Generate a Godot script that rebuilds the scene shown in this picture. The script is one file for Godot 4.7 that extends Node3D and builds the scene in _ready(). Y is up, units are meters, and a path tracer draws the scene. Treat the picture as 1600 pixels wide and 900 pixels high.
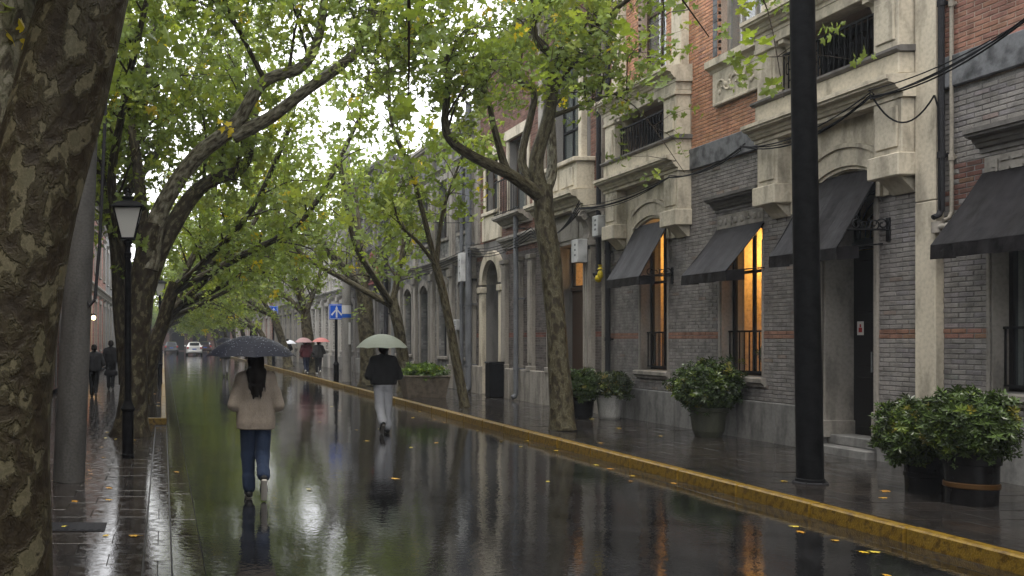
extends Node3D
# A rainy, tree-lined street. Camera height 1.8 m, street along -z, right facades at x = 9.8.

func _ready() -> void:
	var cam := Camera3D.new()
	cam.name = "camera"
	cam.projection = Camera3D.PROJECTION_FRUSTUM
	cam.near = 0.1
	cam.far = 600.0
	cam.size = 0.06
	cam.frustum_offset = Vector2(0.036333, 0.005333)
	cam.position = Vector3(0, 1.8, 0)
	add_child(cam)
	cam.current = true
	var we := WorldEnvironment.new()
	we.name = "environment"
	var env := Environment.new()
	env.background_mode = Environment.BG_SKY
	var sky := Sky.new()
	var sm := ProceduralSkyMaterial.new()
	sm.sky_top_color = Color(0.88, 0.885, 0.90)
	sm.sky_horizon_color = Color(0.91, 0.912, 0.918)
	sm.sky_curve = 0.2
	sm.ground_bottom_color = Color(0.12, 0.12, 0.12)
	sm.ground_horizon_color = Color(0.35, 0.36, 0.37)
	sky.sky_material = sm
	env.sky = sky
	env.background_energy_multiplier = 1.0
	env.tonemap_mode = Environment.TONE_MAPPER_LINEAR
	env.tonemap_exposure = 3.9
	env.sdfgi_enabled = true
	env.ssao_enabled = true
	env.ssil_enabled = true
	env.fog_enabled = true
	env.fog_density = 0.0008
	env.fog_light_color = Color(0.86, 0.89, 0.93)
	we.environment = env
	add_child(we)
	var sun := DirectionalLight3D.new()
	sun.name = "sun"
	sun.light_energy = 0.3
	sun.light_angular_distance = 30.0
	sun.light_color = Color(1.0, 0.98, 0.95)
	sun.rotation_degrees = Vector3(-68, -25, 0)
	sun.shadow_enabled = true
	add_child(sun)

	make_materials()
	ground()
	near_building()
	ornate_building()
	houses()
	lit_room("front_room", "warm ochre room behind the window with the potted plant", 15.3, 17.6, 4.1, 17.15, 0.9, M.plaster_warm, "warm glowing pendant lamp in the room with the potted plant")
	lit_room("side_room", "warm ochre room behind the window below the first awning", 18.2, 20.5, 4.4, 20.0, 0.9, M.plaster_warm, "warm glowing pendant lamp in the room behind the farther lit window")
	lit_room("hall_room", "dim warm hall behind the ornate house door", 22.0, 24.2, 4.3, 22.8, 0.4, M.plaster_warm, "warm pendant lamp in the hall behind the half-open house door")
	trees()
	furniture()
	wiring()
	people()
	cars()
	fallen_leaves()

# ------------------------------------------------------------------ mesh builder
class MB:
	var v := PackedVector3Array()
	var n := PackedVector3Array()
	var c := PackedColorArray()
	var t := PackedVector2Array()
	var ix := PackedInt32Array()
	var col := Color(1, 1, 1)
	func quad(a: Vector3, b: Vector3, d: Vector3, e: Vector3) -> void:
		# corners counter-clockwise as seen from outside
		var nn := (b - a).cross(d - a)
		if nn.length_squared() < 1e-14: nn = (d - a).cross(e - a)
		nn = nn.normalized()
		var k := v.size()
		v.append(a); v.append(b); v.append(d); v.append(e)
		for i in 4:
			n.append(nn); c.append(col); t.append(Vector2.ZERO)
		ix.append(k); ix.append(k + 2); ix.append(k + 1)
		ix.append(k); ix.append(k + 3); ix.append(k + 2)
	func tri(a: Vector3, b: Vector3, d: Vector3) -> void:
		var nn := (b - a).cross(d - a).normalized()
		var k := v.size()
		v.append(a); v.append(b); v.append(d)
		for i in 3:
			n.append(nn); c.append(col); t.append(Vector2.ZERO)
		ix.append(k); ix.append(k + 2); ix.append(k + 1)
	func hexa(p: Array) -> void:
		# eight corners: bottom ring 0..3 counter-clockwise from above, top ring 4..7
		quad(p[0], p[3], p[2], p[1]); quad(p[4], p[5], p[6], p[7])
		for i in 4:
			var j := (i + 1) % 4
			quad(p[i], p[j], p[j + 4], p[i + 4])
	func box(lo: Vector3, hi: Vector3) -> void:
		var a := lo.min(hi)
		var b := lo.max(hi)
		hexa([Vector3(a.x, a.y, b.z), Vector3(b.x, a.y, b.z), Vector3(b.x, a.y, a.z), Vector3(a.x, a.y, a.z), Vector3(a.x, b.y, b.z), Vector3(b.x, b.y, b.z), Vector3(b.x, b.y, a.z), Vector3(a.x, b.y, a.z)])
	func bbox(lo: Vector3, hi: Vector3, r: float) -> void:
		# box with chamfered edges
		var a := lo.min(hi)
		var b := lo.max(hi)
		var s := b - a
		r = min(r, min(s.x, min(s.y, s.z)) * 0.45)
		var m := (a + b) * 0.5
		var h := s * 0.5
		var q := h - Vector3(r, r, r)
		for ax in 3:
			for sg in [-1.0, 1.0]:
				var u := (ax + 1) % 3
				var w := (ax + 2) % 3
				var pts := []
				for k in [[-1, -1], [1, -1], [1, 1], [-1, 1]]:
					var p := Vector3.ZERO
					p[ax] = h[ax] * sg; p[u] = q[u] * k[0]; p[w] = q[w] * k[1]
					pts.append(m + p)
				if sg < 0: pts.reverse()
				quad(pts[0], pts[1], pts[2], pts[3])
			# edges parallel to ax
			var u2 := (ax + 1) % 3
			var w2 := (ax + 2) % 3
			for su in [-1.0, 1.0]:
				for sw in [-1.0, 1.0]:
					var e := []
					for k in [[0, -1], [0, 1], [1, 1], [1, -1]]:
						var p := Vector3.ZERO
						p[ax] = q[ax] * k[1]
						if k[0] == 0:
							p[u2] = h[u2] * su; p[w2] = q[w2] * sw
						else:
							p[u2] = q[u2] * su; p[w2] = h[w2] * sw
						e.append(m + p)
					out_quad(e[0], e[1], e[2], e[3], m)
		for sx in [-1.0, 1.0]:
			for sy in [-1.0, 1.0]:
				for sz in [-1.0, 1.0]:
					var s3 := Vector3(sx, sy, sz)
					var p0 := m + Vector3(h.x, q.y, q.z) * s3
					var p1 := m + Vector3(q.x, h.y, q.z) * s3
					var p2 := m + Vector3(q.x, q.y, h.z) * s3
					if (p1 - p0).cross(p2 - p0).dot(s3) > 0: tri(p0, p1, p2)
					else: tri(p0, p2, p1)
	func out_quad(a: Vector3, b: Vector3, d: Vector3, e: Vector3, inside: Vector3) -> void:
		var nn := (b - a).cross(d - a)
		if nn.dot((a + d) * 0.5 - inside) < 0: quad(a, e, d, b)
		else: quad(a, b, d, e)
	func extrude(poly: PackedVector2Array, o: Vector3, ux: Vector3, uy: Vector3, along: Vector3) -> void:
		# a polygon in the plane (ux, uy) at o, swept by «along», with both ends closed
		var pts := poly
		if Geometry2D.is_polygon_clockwise(pts):
			pts = pts.duplicate(); pts.reverse()
		# is ux x uy along «along» or against it
		var flip := ux.cross(uy).dot(along) < 0
		var m := pts.size()
		for i in m:
			var j := (i + 1) % m
			var a := o + ux * pts[i].x + uy * pts[i].y
			var b := o + ux * pts[j].x + uy * pts[j].y
			if flip: quad(b, a, a + along, b + along)
			else: quad(a, b, b + along, a + along)
		var tr := Geometry2D.triangulate_polygon(pts)
		for k in range(0, tr.size(), 3):
			var q := []
			for i in 3: q.append(o + ux * pts[tr[k + i]].x + uy * pts[tr[k + i]].y)
			var nn: Vector3 = (q[1] - q[0]).cross(q[2] - q[0])
			if nn.dot(along) > 0: q = [q[0], q[2], q[1]]
			tri(q[0], q[1], q[2])
			tri(q[0] + along, q[2] + along, q[1] + along)
	func tube(path: PackedVector3Array, rad: PackedFloat32Array, sides: int, caps := true, bump := 0.0, seed_ := 0) -> void:
		if path.size() < 2: return
		var base := v.size()
		var dir0 := (path[1] - path[0]).normalized()
		var up := Vector3(0, 0, 1) if abs(dir0.z) < 0.9 else Vector3(1, 0, 0)
		var x := up.cross(dir0).normalized()
		var len_ := 0.0
		for i in path.size():
			var d: Vector3
			if i == 0: d = path[1] - path[0]
			elif i == path.size() - 1: d = path[i] - path[i - 1]
			else: d = path[i + 1] - path[i - 1]
			d = d.normalized()
			x = (x - d * x.dot(d)).normalized()
			var y := d.cross(x)
			if i > 0: len_ += path[i].distance_to(path[i - 1])
			var slope := 0.0
			if i > 0 and i < path.size() - 1:
				slope = (rad[i - 1] - rad[i + 1]) / max(0.001, path[i + 1].distance_to(path[i - 1]))
			for k in sides + 1:
				var a := TAU * k / sides
				var o := x * cos(a) + y * sin(a)
				var r := rad[i]
				if bump > 0.0:
					var ak := TAU * (k % sides) / sides
					r *= 1.0 + bump * (sin(ak * 3.0 + seed_ + len_ * 1.1) * 0.5 + sin(ak * 2.0 - len_ * 2.3 + seed_ * 2.0) * 0.6 + sin(len_ * 5.0 + ak + seed_) * 0.35)
				v.append(path[i] + o * r)
				n.append((o + d * slope).normalized())
				c.append(col)
				t.append(Vector2(float(k) / sides, len_))
		var w := sides + 1
		for i in path.size() - 1:
			for k in sides:
				var p := base + i * w + k
				# outward is counter-clockwise p, p+1, p+w+1, p+w
				ix.append(p); ix.append(p + w + 1); ix.append(p + 1)
				ix.append(p); ix.append(p + w); ix.append(p + w + 1)
		if caps:
			for e in 2:
				var i := 0 if e == 0 else path.size() - 1
				var b0 := base + i * w
				var dd := (path[0] - path[1]).normalized() if e == 0 else (path[i] - path[i - 1]).normalized()
				var k0 := v.size()
				v.append(path[i]); n.append(dd); c.append(col); t.append(Vector2(0.5, len_))
				for k in w:
					v.append(v[b0 + k]); n.append(dd); c.append(col); t.append(Vector2(0.5, len_))
				for k in sides:
					if e == 0:
						ix.append(k0); ix.append(k0 + 1 + k); ix.append(k0 + 2 + k)
					else:
						ix.append(k0); ix.append(k0 + 2 + k); ix.append(k0 + 1 + k)
	func rod(a: Vector3, b: Vector3, r: float, sides := 6) -> void:
		tube(PackedVector3Array([a, b]), PackedFloat32Array([r, r]), sides)
	func line(pts: Array, r: float, sides := 6) -> void:
		var rr := PackedFloat32Array()
		rr.resize(pts.size()); rr.fill(r)
		tube(PackedVector3Array(pts), rr, sides)
	func lathe(o: Vector3, prof: Array, sides: int, up := Vector3.UP) -> void:
		# profile of [radius, height] pairs from bottom to top; creases kept by doubling rings
		var x := up.cross(Vector3(0.3, 0.1, 1)).normalized()
		var y := up.cross(x)
		for i in prof.size() - 1:
			var r0: float = prof[i][0]
			var h0: float = prof[i][1]
			var r1: float = prof[i + 1][0]
			var h1: float = prof[i + 1][1]
			var sl := Vector2(h1 - h0, r0 - r1).normalized()
			var k0 := v.size()
			for k in sides + 1:
				var a := TAU * k / sides
				var d := x * cos(a) + y * sin(a)
				var nn := d * sl.x + up * sl.y
				v.append(o + d * r0 + up * h0); v.append(o + d * r1 + up * h1)
				for j in 2:
					n.append(nn); c.append(col); t.append(Vector2(float(k) / sides, h0))
			# x cross y = up * -1 or +1 decides the order
			var ccw := x.cross(y).dot(up) > 0
			for k in sides:
				var p := k0 + k * 2
				if ccw:
					ix.append(p); ix.append(p + 3); ix.append(p + 2)
					ix.append(p); ix.append(p + 1); ix.append(p + 3)
				else:
					ix.append(p); ix.append(p + 2); ix.append(p + 3)
					ix.append(p); ix.append(p + 3); ix.append(p + 1)
	func ball(o: Vector3, r: Vector3, sides := 12) -> void:
		var m := sides / 2
		var k0 := v.size()
		for i in m + 1:
			var a := PI * i / m - PI / 2
			for k in sides + 1:
				var b := TAU * k / sides
				var d := Vector3(cos(a) * cos(b), sin(a), -cos(a) * sin(b))
				v.append(o + d * r); n.append((d / r).normalized()); c.append(col); t.append(Vector2.ZERO)
		for i in m:
			for k in sides:
				var p := k0 + i * (sides + 1) + k
				var w := sides + 1
				ix.append(p); ix.append(p + w + 1); ix.append(p + 1)
				ix.append(p); ix.append(p + w); ix.append(p + w + 1)
	func mesh() -> ArrayMesh:
		var a := []
		a.resize(Mesh.ARRAY_MAX)
		a[Mesh.ARRAY_VERTEX] = v
		a[Mesh.ARRAY_NORMAL] = n
		a[Mesh.ARRAY_COLOR] = c
		a[Mesh.ARRAY_TEX_UV] = t
		a[Mesh.ARRAY_INDEX] = ix
		var m := ArrayMesh.new()
		m.add_surface_from_arrays(Mesh.PRIMITIVE_TRIANGLES, a)
		return m

# ------------------------------------------------------------------ nodes
var names := {}
func numbered(called: String) -> String:
	if not names.has(called):
		names[called] = 0
		return called
	names[called] += 1
	return "%s_%03d" % [called, names[called]]

func thing(called: String, label: String, category: String, at: Vector3, group := "") -> Node3D:
	var o := Node3D.new()
	o.name = numbered(called)
	add_child(o)
	o.position = at
	o.set_meta("label", label)
	o.set_meta("category", category)
	if group: o.set_meta("group", group)
	return o

func world_of(o: Node) -> Vector3:
	var p := Vector3.ZERO
	while o != self:
		p += (o as Node3D).position
		o = o.get_parent()
	return p

func obj(called: String, mb: MB, m: Material, parent: Node) -> MeshInstance3D:
	# the builder's shape is in world coordinates
	var o := MeshInstance3D.new()
	o.mesh = mb.mesh()
	o.material_override = m
	o.name = called if parent != self else numbered(called)
	if parent != self:
		o.position = -world_of(parent)
	parent.add_child(o, true)
	return o

func piece(called: String, mesh: Mesh, m: Material, parent: Node, at: Vector3, basis_ := Basis.IDENTITY) -> MeshInstance3D:
	var o := MeshInstance3D.new()
	o.mesh = mesh
	o.material_override = m
	o.name = called if parent != self else numbered(called)
	o.transform = Transform3D(basis_, at - (world_of(parent) if parent != self else Vector3.ZERO))
	parent.add_child(o, true)
	return o

func copies(called: String, mesh: Mesh, m: Material, parent: Node, xf: Array, cols: Array) -> MultiMeshInstance3D:
	var mm := MultiMesh.new()
	mm.transform_format = MultiMesh.TRANSFORM_3D
	mm.use_colors = not cols.is_empty()
	mm.mesh = mesh
	mm.instance_count = xf.size()
	for i in xf.size():
		mm.set_instance_transform(i, xf[i])
		if not cols.is_empty(): mm.set_instance_color(i, cols[i])
	var o := MultiMeshInstance3D.new()
	o.multimesh = mm
	o.material_override = m
	o.name = called
	o.set_meta("kind", "stuff")
	if parent != self: o.position = -world_of(parent)
	parent.add_child(o, true)
	return o

func structure(called: String, mb: MB, m: Material) -> MeshInstance3D:
	var o := obj(called, mb, m, self)
	o.set_meta("kind", "structure")
	return o

# ------------------------------------------------------------------ materials
func lin(r: float, g: float, b: float) -> Color:
	return Color(r, g, b).linear_to_srgb()

func noise_tex(freq: float, stops: Array, size := 512, kind := FastNoiseLite.TYPE_SIMPLEX_SMOOTH, oct := 4, seed_ := 1, warp := 0.0, normal := false, strength := 4.0, constant := false) -> NoiseTexture2D:
	var f := FastNoiseLite.new()
	f.noise_type = kind
	f.frequency = freq
	f.fractal_octaves = oct
	f.seed = seed_
	if warp > 0.0:
		f.domain_warp_enabled = true
		f.domain_warp_amplitude = warp
		f.domain_warp_frequency = freq * 1.5
	var t := NoiseTexture2D.new()
	t.width = size
	t.height = size
	t.seamless = true
	t.noise = f
	t.generate_mipmaps = false
	if normal:
		t.as_normal_map = true
		t.bump_strength = strength
	elif stops.size() > 0:
		var g := Gradient.new()
		var offs := PackedFloat32Array()
		var cs := PackedColorArray()
		for s in stops:
			offs.append(s[0])
			cs.append(s[1] if s[1] is Color else Color(s[1], s[1], s[1]))
		g.offsets = offs
		g.colors = cs
		if constant: g.interpolation_mode = Gradient.GRADIENT_INTERPOLATE_CONSTANT
		t.color_ramp = g
	return t

var M := {}
var TX := {}
func flat(c: Color, rough: float, metal := 0.0) -> StandardMaterial3D:
	var m := StandardMaterial3D.new()
	m.albedo_color = c
	m.roughness = rough
	m.metallic = metal
	m.metallic_specular = 0.25
	return m

func tri_mat(c: Color, rough: float, tex: Texture2D, scale: float, tex2: Texture2D = null, scale2 := 1.0, bump: Texture2D = null, bump_cm := 0.0, vcol := false) -> StandardMaterial3D:
	# world-triplanar colour grain; tex2 multiplies as a coarser layer
	var m := flat(c, rough)
	m.albedo_texture = tex
	m.uv1_triplanar = true
	m.uv1_world_triplanar = true
	m.uv1_scale = Vector3.ONE * scale
	if tex2:
		m.detail_enabled = true
		m.detail_blend_mode = BaseMaterial3D.BLEND_MODE_MUL
		m.detail_uv_layer = BaseMaterial3D.DETAIL_UV_2
		m.detail_albedo = tex2
		m.uv2_triplanar = true
		m.uv2_world_triplanar = true
		m.uv2_scale = Vector3.ONE * scale2
	if tex2 == TX.stain: m.uv2_scale = Vector3(scale2, scale2 * 0.3, scale2) * 1.3
	if bump:
		m.heightmap_enabled = true
		m.heightmap_texture = bump
		m.heightmap_scale = bump_cm
	if vcol: m.vertex_color_use_as_albedo = true
	return m

func make_materials() -> void:
	var S := FastNoiseLite.TYPE_SIMPLEX_SMOOTH
	TX.fine = noise_tex(0.05, [[0.0, 0.74], [0.5, 0.9], [1.0, 1.0]], 512, S, 5, 3)
	TX.blotch = noise_tex(0.012, [[0.0, 0.55], [0.35, 0.8], [0.6, 0.97], [1.0, 1.0]], 512, S, 5, 7, 20.0)
	TX.stain = noise_tex(0.01, [[0.0, 0.72], [0.3, 0.84], [0.5, 0.95], [1.0, 1.0]], 512, S, 6, 11, 30.0)
	TX.height = noise_tex(0.06, [], 512, S, 4, 5)
	TX.cloth = noise_tex(0.03, [[0.0, 0.7], [0.5, 0.9], [1.0, 1.0]], 256, S, 4, 15)
	TX.fold = noise_tex(0.012, [], 256, S, 3, 19, 30.0)
	TX.speck = noise_tex(0.35, [[0.0, 0.55], [0.45, 0.75], [0.7, 1.0], [1.0, 1.5]], 512, S, 2, 21)
	TX.soft = noise_tex(0.03, [[0.0, 0.86], [0.5, 0.95], [1.0, 1.0]], 512, S, 5, 13)
	TX.haze = noise_tex(0.012, [[0.0, 0.76], [0.4, 0.9], [0.6, 0.98], [1.0, 1.0]], 512, S, 5, 17, 20.0)
	# walls and stone
	M.mortar_grey = tri_mat(lin(0.24, 0.23, 0.22), 0.85, TX.fine, 1.5, TX.stain, 0.35)
	M.mortar_light = tri_mat(lin(0.46, 0.36, 0.29), 0.85, TX.fine, 1.5, TX.stain, 0.35)
	M.brick = tri_mat(Color.WHITE, 0.78, TX.fine, 3.0, TX.haze, 0.6, TX.height, 0.35, true)
	M.stone = tri_mat(lin(0.60, 0.54, 0.43), 0.75, TX.soft, 0.9, TX.stain, 0.45, TX.height, 0.08)
	M.stone_grey = tri_mat(lin(0.33, 0.305, 0.27), 0.72, TX.soft, 0.9, TX.stain, 0.4, TX.height, 0.08)
	M.stone_band = tri_mat(lin(0.17, 0.175, 0.185), 0.7, TX.soft, 0.8, TX.blotch, 0.5, TX.height, 0.15)
	M.stone_dark = tri_mat(lin(0.17, 0.16, 0.15), 0.75, TX.soft, 0.9, TX.stain, 0.4, TX.height, 0.08)
	M.stone_white = tri_mat(lin(0.50, 0.48, 0.45), 0.7, TX.soft, 0.9, TX.stain, 0.4, TX.height, 0.08)
	M.plinth = tri_mat(lin(0.24, 0.235, 0.225), 0.55, TX.soft, 0.7, TX.stain, 0.5, TX.height, 0.2)
	M.concrete = tri_mat(lin(0.32, 0.31, 0.295), 0.6, TX.fine, 1.0, TX.stain, 0.4, TX.height, 0.15)
	M.concrete_dark = tri_mat(lin(0.11, 0.105, 0.098), 0.55, TX.fine, 1.0, TX.stain, 0.4, TX.height, 0.15)
	M.roof = tri_mat(lin(0.10, 0.095, 0.09), 0.8, TX.fine, 1.0)
	M.frame = tri_mat(lin(0.022, 0.020, 0.019), 0.4, TX.fine, 2.0)
	M.frame_brown = tri_mat(lin(0.07, 0.045, 0.03), 0.45, TX.fine, 2.0)
	M.iron = tri_mat(lin(0.018, 0.018, 0.019), 0.45, TX.fine, 3.0)
	M.black_paint = tri_mat(lin(0.012, 0.012, 0.013), 0.4, TX.fine, 2.0, TX.blotch, 1.2)
	M.door = tri_mat(lin(0.02, 0.018, 0.017), 0.45, TX.fine, 2.0)
	M.steel = tri_mat(lin(0.30, 0.31, 0.32), 0.4, TX.fine, 1.0, TX.stain, 0.7)
	M.pipe_grey = tri_mat(lin(0.19, 0.20, 0.22), 0.45, TX.fine, 1.0, TX.stain, 0.6)
	M.pipe_dark = tri_mat(lin(0.035, 0.035, 0.038), 0.5, TX.fine, 1.0)
	M.pipe_tan = tri_mat(lin(0.34, 0.31, 0.26), 0.55, TX.fine, 1.0, TX.stain, 0.6)
	M.cable = flat(lin(0.012, 0.012, 0.013), 0.5)
	M.white_box = tri_mat(lin(0.55, 0.56, 0.57), 0.45, TX.cloth, 0.3)
	M.yellow_bag = tri_mat(lin(0.55, 0.42, 0.02), 0.4, TX.cloth, 3.0)
	M.curtain = tri_mat(lin(0.45, 0.40, 0.32), 0.9, TX.cloth, 1.0)
	M.plaster_warm = tri_mat(lin(0.62, 0.44, 0.20), 0.8, TX.fine, 0.4)
	M.wood_floor = tri_mat(lin(0.10, 0.06, 0.03), 0.5, TX.fine, 1.0)
	M.dark_room = flat(lin(0.05, 0.045, 0.04), 0.9)
	M.awning = tri_mat(lin(0.022, 0.020, 0.022), 0.42, TX.cloth, 0.8, TX.blotch, 0.8, TX.cloth, 1.2)
	M.awning.metallic_specular = 0.17
	for q in [M.black_paint, M.iron, M.cable, M.door, M.frame, M.pipe_dark]: q.metallic_specular = 0.12
	var gl := flat(Color(0.62, 0.68, 0.68, 0.10), 0.02)
	gl.transparency = BaseMaterial3D.TRANSPARENCY_ALPHA
	gl.metallic_specular = 0.8
	M.glass = gl
	var gf := flat(lin(0.55, 0.55, 0.52), 0.35)
	gf.backlight_enabled = true
	gf.backlight = Color(0.7, 0.7, 0.66)
	M.frosted = gf
	# wet ground
	var asphalt := tri_mat(lin(0.025, 0.025, 0.026), 0.2, TX.speck, 2.2, TX.blotch, 0.22)
	asphalt.roughness = 1.0
	asphalt.roughness_texture = noise_tex(0.008, [[0.0, 0.005], [0.5, 0.012], [0.65, 0.03], [0.8, 0.06], [1.0, 0.10]], 1024, S, 5, 31, 25.0)
	asphalt.roughness_texture_channel = BaseMaterial3D.TEXTURE_CHANNEL_RED
	asphalt.uv1_scale = Vector3.ONE * 0.5
	asphalt.uv2_scale = Vector3.ONE * 0.16
	asphalt.normal_enabled = true
	asphalt.normal_texture = noise_tex(0.02, [], 1024, S, 5, 33, 0.0, true, 6.0)
	asphalt.normal_scale = 0.06
	asphalt.heightmap_enabled = true
	asphalt.heightmap_texture = TX.speck
	asphalt.heightmap_scale = 0.004
	asphalt.metallic_specular = 0.62
	M.asphalt = asphalt
	for k in [["paver", 0.036, 0.031, 0.028], ["paver2", 0.030, 0.027, 0.025], ["paver3", 0.042, 0.036, 0.031]]:
		var p := tri_mat(lin(k[1], k[2], k[3]), 1.0, TX.fine, 1.2, TX.stain, 0.4)
		p.roughness_texture = noise_tex(0.012, [[0.0, 0.03], [0.40, 0.06], [0.6, 0.14], [1.0, 0.28]], 512, S, 5, 41, 25.0)
		p.roughness_texture_channel = BaseMaterial3D.TEXTURE_CHANNEL_RED
		p.metallic_specular = 0.32
		p.normal_enabled = true
		p.normal_texture = noise_tex(0.06, [], 512, S, 3, 43, 0.0, true, 3.0)
		p.normal_scale = 0.06
		M[k[0]] = p
	M.joint = tri_mat(lin(0.02, 0.019, 0.018), 0.35, TX.fine, 1.2)
	M.kerb_yellow = tri_mat(lin(0.28, 0.172, 0.022), 0.28, TX.fine, 1.4, noise_tex(0.03, [[0.0, lin(0.22, 0.20, 0.3)], [0.30, lin(0.45, 0.42, 0.45)], [0.42, lin(0.85, 0.85, 0.85)], [1.0, Color.WHITE]], 512, S, 6, 51, 25.0), 0.6, TX.height, 0.3)
	var gm: StandardMaterial3D = asphalt.duplicate()
	gm.albedo_color = lin(0.040, 0.034, 0.028)
	M.gutter = gm
	for q in [M.gutter, M.kerb_yellow]: q.metallic_specular = 0.4
	# bark: brown and olive ground with paler flakes
	var bark_ramp := [[0.0, lin(0.024, 0.018, 0.012)], [0.36, lin(0.040, 0.031, 0.019)], [0.50, lin(0.054, 0.044, 0.025)], [0.655, lin(0.055, 0.048, 0.026)], [0.67, lin(0.115, 0.10, 0.06)], [0.72, lin(0.155, 0.135, 0.085)], [0.82, lin(0.10, 0.09, 0.052)], [1.0, lin(0.15, 0.135, 0.085)]]
	M.bark = bark_mat(bark_ramp, 0.010, 61)
	var pale_ramp := [[0.0, lin(0.05, 0.040, 0.028)], [0.33, lin(0.09, 0.075, 0.05)], [0.42, lin(0.17, 0.155, 0.105)], [0.52, lin(0.23, 0.21, 0.15)], [0.60, lin(0.15, 0.145, 0.09)], [0.7, lin(0.30, 0.275, 0.205)], [1.0, lin(0.33, 0.31, 0.24)]]
	M.bark_pale = bark_mat(pale_ramp, 0.010, 67)
	var olive_ramp := [[0.0, lin(0.040, 0.033, 0.022)], [0.36, lin(0.052, 0.042, 0.026)], [0.40, lin(0.088, 0.076, 0.046)], [0.56, lin(0.105, 0.092, 0.056)], [0.58, lin(0.18, 0.165, 0.105)], [0.66, lin(0.15, 0.135, 0.085)], [0.68, lin(0.085, 0.075, 0.045)], [1.0, lin(0.19, 0.175, 0.115)]]
	M.bark_olive = bark_mat(olive_ramp, 0.008, 73)
	M.twig = flat(lin(0.040, 0.030, 0.020), 0.5)
	M.leaf = leaf_mat(0.40, 1.0)
	M.shrub = leaf_mat(0.24, 0.25)
	M.shrub.metallic_specular = 0.4
	var fl := flat(Color.WHITE, 0.35)
	fl.vertex_color_use_as_albedo = true
	M.fallen = fl
	M.soil = tri_mat(lin(0.03, 0.022, 0.015), 0.9, TX.fine, 2.0)

func bark_mat(ramp: Array, freq: float, seed_: int) -> StandardMaterial3D:
	var m := flat(Color.WHITE, 0.5)
	m.albedo_texture = noise_tex(freq, ramp, 1024, FastNoiseLite.TYPE_SIMPLEX_SMOOTH, 6, seed_, 40.0)
	m.heightmap_enabled = true
	m.heightmap_texture = noise_tex(freq, [[0.0, 0.2], [0.36, 0.6], [0.57, 1.0], [0.61, 0.55], [1.0, 0.5]], 1024, FastNoiseLite.TYPE_SIMPLEX_SMOOTH, 6, seed_, 40.0)
	m.heightmap_scale = 1.7
	m.uv1_scale = Vector3(1.0, 0.42, 1.0)
	m.detail_enabled = true
	m.detail_blend_mode = BaseMaterial3D.BLEND_MODE_MUL
	m.detail_uv_layer = BaseMaterial3D.DETAIL_UV_2
	m.detail_albedo = TX.fine
	m.uv2_triplanar = true
	m.uv2_world_triplanar = true
	m.uv2_scale = Vector3.ONE * 2.5
	return m

func leaf_mat(rough: float, back: float) -> StandardMaterial3D:
	var m := flat(Color.WHITE, rough)
	m.vertex_color_use_as_albedo = true
	m.backlight_enabled = true
	m.backlight = Color(back, back, back * 0.6)
	m.cull_mode = BaseMaterial3D.CULL_DISABLED
	return m
# ------------------------------------------------------------------ facades along the street
var FX := 9.8      # x of the facade plane
var SD := 1.0      # +1: the facade looks towards -x, -1: towards +x
func P(d: float, y: float, p: float) -> Vector3:
	return Vector3(FX - SD * p, y, -d)

func fbox(mb: MB, d0: float, d1: float, y0: float, y1: float, p0: float, p1: float, r := 0.0) -> void:
	if r > 0.0: mb.bbox(P(d0, y0, p0), P(d1, y1, p1), r)
	else: mb.box(P(d0, y0, p0), P(d1, y1, p1))

func moulding(mb: MB, d0: float, d1: float, prof: Array) -> void:
	# profile of [projection, height] points, swept along the facade
	var poly := PackedVector2Array()
	for q in prof: poly.append(Vector2(q[0], q[1]))
	mb.extrude(poly, P(d0, 0, 0), Vector3(-SD, 0, 0), Vector3.UP, Vector3(0, 0, -(d1 - d0)))

func cornice(mb: MB, d0: float, d1: float, y0: float, y1: float, p0: float, p1: float) -> void:
	# stepped and sloped: narrow below, wide above, with a sloping top
	var h := y1 - y0
	var q := p1 - p0
	moulding(mb, d0, d1, [[-0.02, y0], [p0, y0], [p0, y0 + h * 0.18], [p0 + q * 0.18, y0 + h * 0.22], [p0 + q * 0.3, y0 + h * 0.36], [p0 + q * 0.38, y0 + h * 0.38], [p0 + q * 0.5, y0 + h * 0.55], [p0 + q * 0.85, y0 + h * 0.62], [p0 + q * 0.88, y0 + h * 0.72], [p1, y0 + h * 0.74], [p1, y0 + h * 0.92], [-0.02, y1]])

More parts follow.
